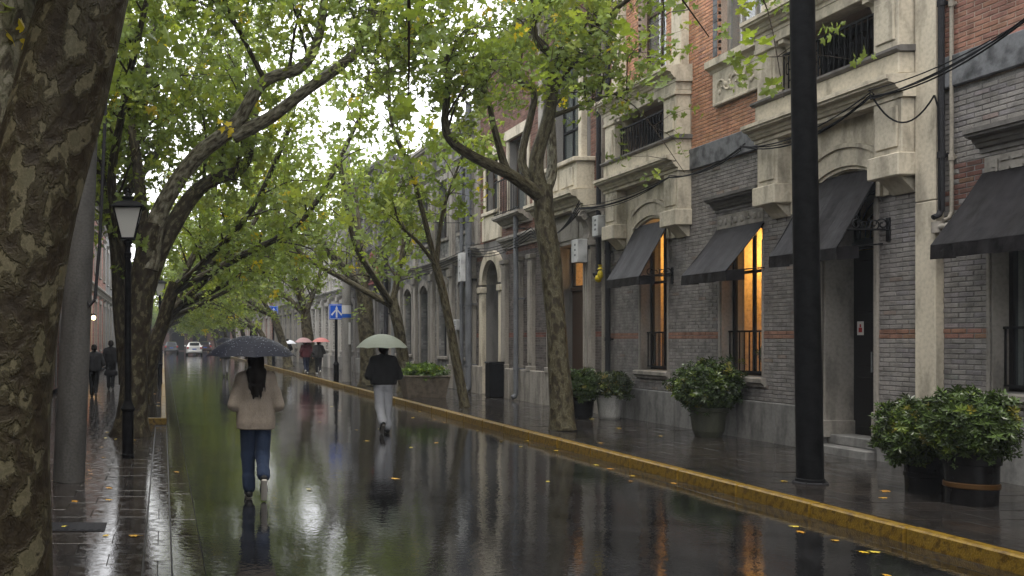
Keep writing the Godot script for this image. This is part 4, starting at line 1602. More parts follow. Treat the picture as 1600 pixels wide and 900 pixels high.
func S(px: float, py: float, d: float) -> Vector3:
	# a place measured on the photograph at a known distance along the street
	return Vector3((px - 255.0) * d / 1500.0, 1.8 + (530.0 - py) * d / 1500.0, -d)

func street_tree(label: String, x: float, d: float, lean: float, seed_: int, o := {}) -> void:
	# a pollarded plane of this street: clear stem, fork near 3 m, rising limbs
	var rng := RandomNumberGenerator.new()
	rng.seed = seed_
	var g := 0.14
	var fork := Vector3(x + lean * 0.5, rng.randf_range(2.7, 3.4), -d + rng.randf_range(-0.2, 0.2))
	var r: float = o.get("r", rng.randf_range(0.19, 0.26))
	var limbs := [[[Vector3(x, g, -d), Vector3(x + lean * 0.1, 1.2, -d), Vector3(x + lean * 0.3, 2.2, fork.z), fork], r, r * 0.8]]
	var n := 4
	for k in n:
		var a := TAU * k / n + rng.randf() * 0.8
		var out := Vector3(cos(a), 0, sin(a)) * rng.randf_range(0.8, 1.3) + Vector3(lean * 0.9, 0, 0)
		var h := rng.randf_range(3.0, 4.4)
		limbs.append([[fork - Vector3(0, 0.2, 0), fork + out * 0.7 + Vector3(0, 0.6, 0), fork + out * 1.5 + Vector3(0, 1.7, 0), fork + out * 2.1 + Vector3(rng.randf_range(-0.3, 0.3), h, 0)], r * 0.55, 0.05])
	var q := {"seed": seed_, "count": 7, "sprays": 26, "reach": 1.9, "spread": 1.0, "droop": 0.15, "from": 0.3, "leaf": 0.85}
	q.merge(o, true)
	plane_tree(label, limbs, q)

func trees() -> void:
	make_sprays()
	# nearest trunk on the left
	var fore := [
		[[Vector3(-1.02, 0.02, -5.5), Vector3(-0.98, 0.9, -5.5), Vector3(-0.89, 1.9, -5.52), Vector3(-0.70, 2.9, -5.55), Vector3(-0.46, 3.75, -5.6), Vector3(-0.25, 4.6, -5.8)], 0.34, 0.22],
		[[Vector3(-1.05, 2.3, -5.62), Vector3(-1.02, 3.0, -5.8), Vector3(-0.93, 3.8, -5.95), Vector3(-0.95, 4.6, -6.0), Vector3(-1.1, 6.4, -6.2)], 0.24, 0.12, M.bark_pale],
		[[Vector3(-0.3, 4.4, -5.75), Vector3(0.5, 5.1, -6.4), Vector3(1.7, 5.75, -7.4), Vector3(3.0, 6.1, -8.4), Vector3(4.4, 6.3, -9.4)], 0.17, 0.04],
		[[Vector3(-0.3, 4.5, -5.8), Vector3(-0.2, 5.6, -6.2), Vector3(0.3, 6.9, -6.8), Vector3(0.6, 8.0, -7.2)], 0.15, 0.05],
		[[Vector3(-0.3, 4.3, -5.7), Vector3(0.2, 5.4, -5.0), Vector3(1.2, 6.6, -4.0), Vector3(2.2, 7.4, -3.0)], 0.14, 0.05],
	]
	plane_tree("massive mottled plane tree trunk leaning at the left edge, nearest the viewer", fore, {"seed": 3, "singles": 300, "leaf": 0.66, "count": 8, "sprays": 34, "reach": 1.7, "spread": 0.8, "droop": 0.35, "from": 0.35, "lift": 0.1})
	# left tree with the long arching limbs
	var l1 := [
		[[S(206, 684, 18.0), S(212, 560, 18.0), S(222, 440, 18.0), S(238, 350, 18.0)], 0.27, 0.22],
		[[S(228, 420, 18.0), S(243, 350, 18.0), S(267, 298, 17.9), S(312, 240, 17.7), S(368, 195, 17.4), S(410, 130, 17.0), S(470, 105, 16.7), S(497, 60, 16.5), S(510, -20, 16.4)], 0.20, 0.06, M.bark_pale, 0.5, 0.7],
		[[S(366, 212, 17.5), S(420, 185, 17.2), S(480, 140, 16.8), S(535, 100, 16.4), S(560, 75, 16.2), S(580, 20, 16.0), S(590, -60, 15.8)], 0.13, 0.05, M.bark_pale, 0.5, 0.72],
		[[S(222, 455, 18.05), S(252, 385, 18.3), S(290, 320, 18.6), S(325, 285, 19.0), S(375, 265, 19.4), S(392, 230, 19.6), S(400, 150, 20.0)], 0.21, 0.06],
		[[S(200, 600, 18.2), S(188, 500, 18.4), S(182, 400, 18.5), S(172, 330, 18.8), S(165, 240, 19.0), S(160, 60, 19.5)], 0.15, 0.06],
		[[S(226, 420, 18.1), S(222, 340, 18.1), S(215, 260, 18.4), S(205, 180, 18.6), S(230, 100, 18.9), S(245, 0, 19.2)], 0.14, 0.05],
		[[S(205, 440, 18.4), S(175, 300, 17.6), S(190, 180, 16.8), S(215, 60, 16.0), S(240, -40, 15.5)], 0.10, 0.04],
		[[S(196, 420, 18.6), S(160, 320, 20.0), S(128, 220, 22.0), S(105, 110, 23.5)], 0.10, 0.03],
		[[S(188, 400, 18.6), S(150, 260, 19.0), S(140, 160, 19.5), S(150, 40, 20.0)], 0.09, 0.03],
		[[S(200, 300, 18.6), S(250, 230, 20.0), S(300, 130, 21.5), S(330, 30, 22.5)], 0.09, 0.03],
		[[S(415, 128, 17.0), S(380, 60, 16.8), S(355, 10, 16.6), S(330, -60, 16.4)], 0.05, 0.025],
		[[S(556, 78, 16.2), S(600, 80, 15.9), S(640, 95, 15.6)], 0.035, 0.012],
	]
	plane_tree("plane tree with long limbs arching over the street behind the near left lamp", l1, {"seed": 8, "count": 9, "sprays": 44, "reach": 1.8, "spread": 1.05, "droop": 0.1, "from": 0.4, "lift": 0.5, "leaf": 0.8})
	# first right-hand tree
	var t1 := [
		[[S(880, 671, 17.5), S(873, 560, 17.5), S(862, 430, 17.5), S(850, 340, 17.5), S(848, 290, 17.5)], 0.185, 0.165],
		[[S(848, 310, 17.5), S(800, 275, 17.2), S(740, 245, 16.9), S(705, 220, 16.7), S(695, 190, 16.6), S(700, 120, 16.4), S(690, 20, 16.2)], 0.12, 0.035],
		[[S(845, 300, 17.5), S(838, 250, 17.5), S(858, 180, 17.4), S(866, 100, 17.3), S(868, 85, 17.3)], 0.13, 0.095],
		[[S(867, 90, 17.3), S(842, 68, 17.1), S(834, 40, 17.0), S(828, -40, 16.8)], 0.07, 0.03],
		[[S(867, 92, 17.3), S(895, 72, 17.1), S(920, 55, 16.9), S(945, 10, 16.6)], 0.07, 0.03],
		[[S(930, 40, 16.8), S(1010, -20, 15.2), S(1095, -50, 13.8), S(1190, -40, 12.8)], 0.045, 0.015, M.bark_olive, 0.7, 0.4],
		[[S(866, 180, 17.4), S(890, 172, 17.2), S(930, 155, 16.9), S(985, 140, 16.5)], 0.05, 0.02],
		[[S(840, 290, 17.5), S(815, 250, 17.8), S(835, 150, 18.0), S(815, 130, 18.1), S(785, 100, 18.2)], 0.09, 0.03],
		[[S(790, 265, 17.2), S(772, 200, 17.0), S(760, 150, 16.9), S(732, 110, 16.7)], 0.07, 0.025],
		[[S(850, 300, 17.5), S(862, 270, 17.7), S(860, 200, 18.2), S(848, 60, 18.7), S(840, -40, 19.0)], 0.11, 0.06, M.bark_pale],
	]
	plane_tree("leaning forked plane tree on the right pavement beside the lit doorway", t1, {"flare": 0.3, "seed": 21, "bark": M.bark_olive, "singles": 300, "leaf": 0.74, "count": 6, "sprays": 18, "reach": 1.3, "spread": 0.7, "droop": 0.35, "from": 0.55, "lift": 0.3, "pull": Vector3(-0.2, 0, 0.1)})
	var t2 := [
		[[S(727, 637, 23.3), S(712, 560, 23.3), S(695, 470, 23.3), S(680, 412, 23.3)], 0.115, 0.095],
		[[S(682, 420, 23.3), S(660, 330, 23.1), S(640, 260, 22.9), S(612, 190, 22.6), S(606, 80, 22.4), S(600, -20, 22.2)], 0.065, 0.03],
		[[S(681, 415, 23.3), S(655, 380, 23.0), S(625, 350, 22.7), S(612, 300, 22.5)], 0.05, 0.02],
		[[S(682, 410, 23.3), S(690, 340, 23.2), S(705, 290, 23.0), S(735, 210, 22.8)], 0.06, 0.02],
	]
	plane_tree("slender young plane tree leaning left beside the planter box", t2, {"flare": 0.3, "seed": 27, "bark": M.bark_olive, "count": 6, "sprays": 15, "reach": 1.2, "spread": 0.7, "droop": 0.25, "from": 0.45, "leaf": 1.1})
	var t4 := [
		[[S(578, 602, 34.2), S(572, 520, 34.2), S(570, 470, 34.2), S(564, 440, 34.2)], 0.30, 0.24],
		[[S(566, 450, 34.2), S(530, 410, 33.8), S(498, 375, 33.3), S(465, 345, 32.8), S(448, 300, 32.4), S(445, 230, 32.0)], 0.19, 0.07, M.bark_pale],
		[[S(566, 445, 34.2), S(590, 400, 34.2), S(615, 360, 34.4), S(628, 300, 34.6)], 0.16, 0.06],
		[[S(565, 440, 34.2), S(560, 380, 34.5), S(548, 320, 34.8), S(545, 250, 35.0)], 0.13, 0.05],
	]
	plane_tree("stout plane tree with a pale limb reaching over the road by the blue arrow sign", t4, {"seed": 33, "bark": M.bark_olive, "count": 6, "sprays": 14, "reach": 1.9, "spread": 1.0, "from": 0.4, "leaf": 1.25})
	street_tree("plane tree behind the tapered planter box on the right", 7.6, 30.0, -1.0, 35, {"bark": M.bark_olive, "r": 0.2, "sprays": 10, "count": 5})
	street_tree("upright plane tree left of the blue arrow sign", 7.2, 47.0, -0.5, 41, {"bark": M.bark_olive, "r": 0.3, "sprays": 12})
	street_tree("plane tree beside the white umbrella, leaning to the road", 7.3, 56.0, -1.8, 43, {"bark": M.bark_olive, "sprays": 12})
	street_tree("plane tree in front of the second blue sign", 7.2, 64.0, -2.2, 45, {"bark": M.bark_olive, "sprays": 14})
	var k := 0
	for d in [72.0, 82.0, 93.0, 105.0, 118.0, 130.0]:
		street_tree(["sixth", "seventh", "eighth", "ninth", "tenth", "last"][k] + " plane tree along the right kerb, counted from the nearest", 7.2, d, -1.2, 50 + k, {"sprays": 18, "leaf": 1.6})
		k += 1
	k = 0
	for d in [25.0, 32.0, 40.0, 49.0, 58.0, 68.0, 79.0, 90.0, 102.0, 115.0, 129.0]:
		street_tree(["second", "third", "fourth", "fifth", "sixth", "seventh", "eighth", "ninth", "tenth", "eleventh", "last"][k] + " plane tree in the left row behind the arching one", -0.5, d, 1.6, 80 + k, {"sprays": 30 if d < 60 else 20, "leaf": 0.92 if d < 60 else 1.3})
		k += 1
	street_tree("unseen plane tree added behind the viewer on the left pavement to block sky light", -1.4, -4.0, 1.2, 140)  # unseen, added so its crown blocks sky light from behind
	street_tree("second unseen plane tree added behind the viewer on the left pavement to block sky light", -1.0, -12.0, 1.2, 141)  # also unseen, another added crown against light from behind
	street_tree("unseen plane tree added behind the viewer on the right pavement to block sky light", 7.3, -3.0, -1.0, 142)  # unseen, added on this side to block sky light too
	street_tree("second unseen plane tree added behind the viewer on the right pavement to block sky light", 7.3, -12.0, -1.0, 143)  # unseen, last of the crowns added to block light from behind
	for e in [[-3.0, 140.0], [1.0, 142.5], [5.0, 141.0], [9.0, 142.0]]:
		street_tree(["leftmost", "second", "third", "rightmost"][int((e[0] + 3) / 4)] + " tree standing before the dark building at the street end", e[0], e[1], 0.2, 120 + int(e[0]), {"sprays": 22, "leaf": 2.0})
	print("sprays ", leaf_total)

# ------------------------------------------------------------------ shrubs in pots
var shrub_mesh: ArrayMesh
func make_shrub_mesh() -> void:
	var rng := RandomNumberGenerator.new()
	rng.seed = 71
	var mb := MB.new()
	for i in 11:
		var a := i * 2.4
		var t := i / 11.0
		var dir := Vector3(cos(a), 0.2 + 1.1 * t, sin(a)).normalized()
		var side := dir.cross(Vector3.UP).normalized()
		var nn := side.cross(dir)
		var s := rng.randf_range(0.065, 0.10)
		var w := s * 0.17
		var at := Vector3(0, 0.05 * t, 0)
		var k := rng.randf_range(0.7, 1.3)
		mb.col = Color(k, k, k * 0.9)
		var m := at + dir * s * 0.5 + nn * 0.006
		var tip := at + dir * s - Vector3(0, s * 0.22, 0)
		mb.tri(at, m - side * w * -1.0 - nn * 0.006, tip)
		mb.tri(at, tip, m - side * w - nn * 0.006)
	shrub_mesh = mb.mesh()

func foliage_ball(parent: Node, c: Vector3, r: Vector3, n: int, seed_: int, tint: Color, leaf := 1.0, lobes := 5) -> void:
	var rng := RandomNumberGenerator.new()
	rng.seed = seed_
	var xf := []
	var cols := []
	var lobe := []
	for k in lobes: lobe.append([Vector3(rng.randfn(), rng.randfn() + 0.2, rng.randfn()).normalized(), rng.randf_range(0.05, 0.28)])
	for i in n:
		var d := Vector3(rng.randfn(), rng.randfn(), rng.randfn()).normalized()
		var f := pow(rng.randf(), 0.22) * 0.92
		for l in lobe: f += max(0.0, d.dot(l[0]) - 0.72) * l[1] * 2.0
		f *= 0.94 + 0.13 * sin(d.x * 7.0 + seed_) * sin(d.y * 6.0 + d.z * 5.0) + 0.07 * rng.randfn()
		if i % 7 == 0: f *= rng.randf_range(1.0, 1.3)
		var p := c + d * r * f
		var up := (d * 0.8 + Vector3(rng.randfn(), rng.randfn() + 0.5, rng.randfn()) * 0.45).normalized()
		var x := up.cross(Vector3(rng.randfn(), 0.3, rng.randfn())).normalized()
		var s := rng.randf_range(0.75, 1.3) * leaf
		xf.append(Transform3D(Basis(x, up, x.cross(up)).scaled(Vector3.ONE * s), p))
		var k := rng.randf_range(0.5, 1.5)
		var w := rng.randf()
		if w < 0.04: cols.append(Color(tint.r * 3.2, tint.g * 1.9, tint.b * 1.2))
		elif w < 0.12: cols.append(Color(tint.r * 2.0, tint.g * 1.8, tint.b))
		else: cols.append(Color(tint.r * k, tint.g * k, tint.b * k))
	copies("foliage", shrub_mesh, M.shrub, parent, xf, cols)
	var st := MB.new()
	for i in 14:
		var d := Vector3(rng.randfn(), abs(rng.randfn()) + 0.2, rng.randfn()).normalized()
		var foot := c - Vector3(0, r.y * 1.0, 0)
		var e := c + d * r * 0.75
		st.tube(PackedVector3Array([foot, (foot + e) * 0.5 + Vector3(rng.randfn(), 0, rng.randfn()) * 0.03, e]), PackedFloat32Array([0.010, 0.007, 0.003]), 4, false)
	obj("stems", st, M.twig, parent)
# ------------------------------------------------------------------ ground
func paver_mesh(w: float, l: float, h := 0.05) -> ArrayMesh:
	var mb := MB.new()
	mb.bbox(Vector3(-w / 2, -h, -l / 2), Vector3(w / 2, 0, l / 2), 0.002)
	return mb.mesh()

func pave(parent: Node, x0: float, x1: float, d0: float, d1: float, y: float, w: float, l: float, most: int, seed_: int, along := false) -> void:
	# slabs in rows with recessed joints; the nearest are pieces, the rest one mesh
	var rng := RandomNumberGenerator.new()
	rng.seed = seed_
	var nx := int(round((x1 - x0) / w))
	var ww := (x1 - x0) / nx
	var rows := int((d1 - d0) / l)
	var gap := 0.005
	var mesh := paver_mesh(ww - gap, l - gap)
	var half := paver_mesh(ww / 2 - gap, l - gap)
	var mats := [M.paver, M.paver2, M.paver3]
	var rest := [MB.new(), MB.new(), MB.new()]
	var count := 0
	for r in rows:
		var d := d0 + (r + 0.5) * l
		var cells := []
		if r % 2 == 0:
			for i in nx: cells.append([x0 + (i + 0.5) * ww, false])
		else:
			cells.append([x0 + ww * 0.25, true])
			for i in nx - 1: cells.append([x0 + (i + 1.0) * ww, false])
			cells.append([x1 - ww * 0.25, true])
		for c in cells:
			var px: float = 255.0 + 1500.0 * (c[0] + ww / 2) / max(0.5, d)
			var py: float = 530.0 + 1500.0 * (1.8 - y) / max(0.5, d)
			var shown: bool = d > 1.0 and px > -20 and px < 1750 and py < 930
			var lift := rng.randf_range(-0.0025, 0.0015)
			var k := rng.randi() % 3
			var at := Vector3(c[0], y + lift, -d)
			if shown and count < most:
				var o := piece("paver", half if c[1] else mesh, mats[k], parent, at, Basis(Vector3(0, 0, 1), rng.randfn() * 0.0016) * Basis(Vector3(1, 0, 0), rng.randfn() * 0.0016))
				count += 1
			else:
				var hw: float = (ww / 2 if c[1] else ww) / 2 - gap / 2
				var hl := l / 2 - gap / 2
				var p := [at + Vector3(-hw, 0, hl), at + Vector3(hw, 0, hl), at + Vector3(hw, 0, -hl), at + Vector3(-hw, 0, -hl)]
				rest[k].quad(p[0], p[1], p[2], p[3])
				for i in 4:
					var j := (i + 1) % 4
					rest[k].quad(p[j], p[i], p[i] - Vector3(0, 0.02, 0), p[j] - Vector3(0, 0.02, 0))
	for k in 3:
		var o := obj("paving", rest[k], mats[k], parent)
		o.set_meta("kind", "stuff")

func ground() -> void:
	var far := 160.0
	var gr := MB.new()
	gr.box(Vector3(-60, -0.6, 40), Vector3(60, -0.12, -260))
	structure("ground", gr, M.joint)
	var rd := MB.new()
	# the carriageway, gently uneven
	var f := FastNoiseLite.new()
	f.seed = 9
	f.frequency = 0.22
	var nx := 26
	var nz := 420
	var X0 := 0.33
	var X1 := 6.30
	var yy := func(x: float, d: float) -> float:
		return f.get_noise_2d(x * 1.3, d) * 0.006 - 0.003
	var k0 := rd.v.size()
	for j in nz + 1:
		var d := -12.0 + (far + 12.0) * j / nz
		for i in nx + 1:
			var x := lerpf(X0, X1, i / float(nx))
			var h: float = yy.call(x, d)
			var e := 0.05
			var nn := Vector3(-(yy.call(x + e, d) - h) / e, 1.0, (yy.call(x, d + e) - h) / e).normalized()
			rd.v.append(Vector3(x, h, -d)); rd.n.append(nn); rd.c.append(Color.WHITE); rd.t.append(Vector2.ZERO)
	for j in nz:
		for i in nx:
			var p := k0 + j * (nx + 1) + i
			var w := nx + 1
			# counter-clockwise from above: p, p+1, p+w+1, p+w  (z decreases with j)
			rd.ix.append(p); rd.ix.append(p + w + 1); rd.ix.append(p + 1)
			rd.ix.append(p); rd.ix.append(p + w); rd.ix.append(p + w + 1)
	structure("road", rd, M.asphalt)
	# gutter slabs along both sides
	for side in 2:
		var g := Node3D.new()
		g.name = numbered("gutter")
		g.set_meta("kind", "structure")
		add_child(g)
		var rng := RandomNumberGenerator.new()
		rng.seed = 3 + side
		var d := -4.0
		var a := 0.075 if side == 0 else 6.31
		var b := 0.325 if side == 0 else 6.555
		var bed := MB.new()
		bed.box(Vector3(a - 0.02, -0.12, 12), Vector3(b + 0.02, -0.022, -far))
		obj("bed", bed, M.joint, g)
		var l := 0.8
		var me := paver_mesh(b - a, l - 0.008)
		var rest := MB.new()
		while d < far:
			var at := Vector3((a + b) / 2, -0.004 + rng.randf_range(-0.002, 0.002), -d - l / 2)
			if d > 3 and d < 90: piece("slab", me, M.gutter, g, at)
			else: rest.box(at + Vector3(-(b - a) / 2, -0.03, l / 2 - 0.004), at + Vector3((b - a) / 2, 0, -l / 2 + 0.004))
			d += l
		var o := obj("slabs", rest, M.gutter, g)
		o.set_meta("kind", "stuff")
	# yellow kerb on the right
	var kerb := thing("kerb", "yellow painted stone kerb along the right pavement", "kerb", Vector3(6.63, 0, -20))
	var d := -4.0
	var len_ := 1.25
	var kb := MB.new()
	kb.bbox(Vector3(-0.068, -0.1, -len_ / 2 + 0.006), Vector3(0.068, 0.14, len_ / 2 - 0.006), 0.018)
	var km := kb.mesh()
	var rr := RandomNumberGenerator.new()
	rr.seed = 4
	while d < far:
		piece("kerbstone", km, M.kerb_yellow, kerb, Vector3(6.632 + rr.randfn() * 0.003, rr.randfn() * 0.002, -d - len_ / 2))
		d += len_
	# right pavement
	var pv := Node3D.new()
	pv.name = "pavement_right"
	pv.set_meta("kind", "structure")
	add_child(pv)
	var bed := MB.new()
	bed.box(Vector3(6.71, -0.12, 12), Vector3(9.9, 0.128, -far))
	obj("bed", bed, M.joint, pv)
	pave(pv, 6.715, 9.79, 3.0, 70.0, 0.14, 0.6, 0.45, 300, 8)
	var fp := MB.new()
	fp.quad(Vector3(6.715, 0.14, -69.9), Vector3(9.79, 0.14, -69.9), Vector3(9.79, 0.14, -far), Vector3(6.715, 0.14, -far))
	obj("far_paving", fp, M.paver2, pv)
	# left pavement: low slabs near, a raised tree strip further on
	var pl := Node3D.new()
	pl.name = "pavement_left"
	pl.set_meta("kind", "structure")
	add_child(pl)
	var bl := MB.new()
	bl.box(Vector3(-3.7, -0.12, 12), Vector3(0.065, -0.012, -far))
	obj("bed", bl, M.joint, pl)
	pave(pl, -3.6, -0.165, 3.0, 70.0, 0.0, 0.57, 0.42, 300, 12)
	pave(pl, -0.155, 0.065, 3.0, 20.2, 0.0, 0.22, 0.6, 60, 13)
	var fl := MB.new()
	fl.quad(Vector3(-3.6, 0.0, -69.9), Vector3(-0.1, 0.0, -69.9), Vector3(-0.1, 0.0, -far), Vector3(-3.6, 0.0, -far))
	obj("far_paving", fl, M.paver2, pl)
	var strip := thing("tree_strip_kerb", "yellow edged raised strip under the left row of trees", "kerb", Vector3(-0.3, 0, -20.3))
	var sk := MB.new()
	sk.bbox(Vector3(-0.78, -0.02, -20.3), Vector3(0.07, 0.13, -20.44), 0.015)
	obj("end_stone", sk, M.kerb_yellow, strip)
	d = 20.445
	var sm := MB.new()
	sm.bbox(Vector3(-0.06, -0.02, -0.62), Vector3(0.06, 0.13, 0.62), 0.015)
	var smesh := sm.mesh()
	while d < 110.0:
		piece("kerbstone", smesh, M.kerb_yellow, strip, Vector3(0.01, rr.randfn() * 0.002, -d - 0.62))
		piece("kerbstone", smesh, M.plinth, strip, Vector3(-0.72, rr.randfn() * 0.002, -d - 0.62))
		d += 1.25
	var fill := MB.new()
	fill.box(Vector3(-0.66, -0.02, -20.445), Vector3(-0.05, 0.115, -110))
	obj("paving", fill, M.paver2, strip)
	# iron cover on the left pavement
	var mc := thing("drain_cover", "rusty rectangular drain cover set in the left pavement", "cover", Vector3(-0.85, 0.004, -9.2))
	var cm := MB.new()
	cm.box(Vector3(-1.2, 0.0005, -9.0), Vector3(-0.55, 0.006, -9.4))
	for k in 8: cm.box(Vector3(-1.17 + k * 0.078, 0.006, -9.03), Vector3(-1.13 + k * 0.078, 0.010, -9.37))
	obj("plate", cm, M.pipe_dark, mc)

func fallen_leaves() -> void:
	var rng := RandomNumberGenerator.new()
	rng.seed = 77
	var shapes := []
	for k in 4:
		var mb := MB.new()
		var tint: Array = [[0.55, 0.36, 0.03], [0.48, 0.27, 0.03], [0.40, 0.20, 0.03], [0.50, 0.40, 0.06]][k]
		mb.col = Color(tint[0], tint[1], tint[2])
		leaf_shape(mb, Vector3(0, -0.04, 0.028), Basis.IDENTITY, 0.15)
		mb.tube(PackedVector3Array([Vector3(0, -0.04, 0.03), Vector3(0.01, -0.08, 0.025), Vector3(0.03, -0.11, 0.02)]), PackedFloat32Array([0.002, 0.002, 0.0015]), 4)
		shapes.append(mb.mesh())
	var spots := []
	for i in 18:
		spots.append([rng.randf_range(0.45, 6.2), rng.randf_range(6.5, 26.0), 0.0, "yellow fallen leaf lying on the wet asphalt road", "fallen leaves on the road"])
	for i in 16:
		spots.append([rng.randf_range(5.9, 6.5), rng.randf_range(7.0, 24.0), 0.002, "yellow fallen leaf in the gutter below the yellow kerb", "fallen leaves in the right gutter"])
	for i in 12:
		spots.append([rng.randf_range(6.9, 9.5), rng.randf_range(8.5, 22.0), 0.142, "yellow fallen leaf on the right pavement", "fallen leaves on the right pavement"])
	for i in 26:
		spots.append([rng.randf_range(-2.4, 0.3), rng.randf_range(6.5, 20.0), 0.003, "yellow fallen leaf on the left pavement", "fallen leaves on the left pavement"])
	for i in 14:
		spots.append([rng.randf_range(-0.6, -0.1), rng.randf_range(21.0, 40.0), 0.118, "yellow fallen leaf on the raised tree strip", "fallen leaves on the tree strip"])
	var words := ["nearest", "second", "third", "fourth", "fifth", "sixth", "seventh", "eighth", "ninth", "tenth", "eleventh", "twelfth", "thirteenth", "fourteenth", "fifteenth", "sixteenth", "seventeenth", "eighteenth", "nineteenth", "twentieth", "twenty-first", "twenty-second", "twenty-third", "twenty-fourth", "twenty-fifth", "twenty-sixth"]
	spots.sort_custom(func(a, b): return a[1] < b[1])
	var seen := {}
	for s in spots:
		seen[s[4]] = seen.get(s[4], -1) + 1
		s[3] += ", " + words[seen[s[4]]] + " from the viewer"
		var turn := Basis(Vector3.UP, rng.randf() * TAU) * Basis(Vector3(1, 0, 0), -PI / 2) * Basis.from_scale(Vector3(1, 1, 0.35))
		var sc := rng.randf_range(0.4, 0.72)
		var o := piece("fallen_leaf", shapes[rng.randi() % 4], M.fallen, self, Vector3(s[0], s[2] + 0.004, -s[1]), turn.scaled(Vector3.ONE * sc))
		o.set_meta("label", s[3]); o.set_meta("category", "leaf"); o.set_meta("group", s[4])

# ------------------------------------------------------------------ street furniture
func pot(parent: Node, at: Vector3, prof: Array, m: Material, called := "pot") -> void:
	var mb := MB.new()
	mb.lathe(at, prof, 28)
	obj(called, mb, m, parent)
	var rim: float = prof[prof.size() - 1][0]
	var h: float = prof[prof.size() - 1][1]
	var s := MB.new()
	s.lathe(at, [[rim, h - 0.05], [0.001, h - 0.045]], 20)
	obj("soil", s, M.soil, parent)

func street_lamp(label: String, x: float, d: float, y: float) -> void:
	var at := Vector3(x, y, -d)
	var t := thing("street_lamp", label, "street lamp", at, "lantern posts along the left kerb")
	var mb := MB.new()
	mb.lathe(at, [[0.095, 0.0], [0.095, 0.06], [0.088, 0.07], [0.088, 0.70], [0.10, 0.72], [0.115, 0.745], [0.10, 0.77], [0.085, 0.80], [0.06, 0.86], [0.055, 0.90]], 18)
	obj("base", mb, M.black_paint, t)
	var po := MB.new()
	po.lathe(at, [[0.055, 0.88], [0.046, 3.02], [0.06, 3.04], [0.06, 3.10], [0.046, 3.12], [0.045, 3.22], [0.07, 3.25], [0.07, 3.29], [0.03, 3.31]], 16)
	obj("post", po, M.black_paint, t)
	# lantern: four sloping panes in a frame
	var b := 3.31
	var h := 0.46
	var w0 := 0.095
	var w1 := 0.205
	var fr := MB.new()
	fr.box(at + Vector3(-w0 - 0.015, b, -w0 - 0.015), at + Vector3(w0 + 0.015, b + 0.025, w0 + 0.015))
	for sx in [-1.0, 1.0]:
		for sz in [-1.0, 1.0]:
			fr.rod(at + Vector3(sx * w0, b, sz * w0), at + Vector3(sx * w1, b + h, sz * w1), 0.012, 6)
	fr.box(at + Vector3(-w1 - 0.02, b + h, -w1 - 0.02), at + Vector3(w1 + 0.02, b + h + 0.025, w1 + 0.02))
	obj("lantern_frame", fr, M.black_paint, t)
	for k in 4:
		var pn := MB.new()
		var a := Basis(Vector3.UP, k * PI / 2)
		var q := [Vector3(-w0, b + 0.02, w0), Vector3(w0, b + 0.02, w0), Vector3(w1, b + h, w1), Vector3(-w1, b + h, w1)]
		pn.quad(at + a * q[0], at + a * q[1], at + a * q[2], at + a * q[3])
		obj("pane", pn, M.frosted, t)
	var rf := MB.new()
	var y0 := b + h + 0.025
	for k in 4:
		var a := Basis(Vector3.UP, k * PI / 2)
		var e := [[0.25, 0.0], [0.16, 0.07], [0.075, 0.10], [0.075, 0.14]]
		for i in 3:
			var r0: float = e[i][0]
			var r1: float = e[i + 1][0]
			rf.quad(at + a * Vector3(-r0, y0 + e[i][1], r0), at + a * Vector3(r0, y0 + e[i][1], r0), at + a * Vector3(r1, y0 + e[i + 1][1], r1), at + a * Vector3(-r1, y0 + e[i + 1][1], r1))
	rf.box(at + Vector3(-0.25, y0 - 0.012, -0.25), at + Vector3(0.25, y0, 0.25))
	rf.lathe(at, [[0.10, y0 - at.y + at.y * 0.0 + 0.14 - 0.0], [0.10, y0 + 0.16], [0.05, y0 + 0.17], [0.035, y0 + 0.21], [0.012, y0 + 0.23], [0.02, y0 + 0.26], [0.002, y0 + 0.29]], 12)
	obj("lantern_roof", rf, M.black_paint, t)

func small_planter(label: String, at: Vector3, prof: Array, m: Material, fc: Vector3, fr: Vector3, n: int, seed_: int, tint: Color) -> void:
	var t := thing("potted_shrub", label, "plant", at, "potted shrubs on the right pavement")
	pot(t, at, prof, m)
	foliage_ball(t, at + fc, fr, n, seed_, tint)

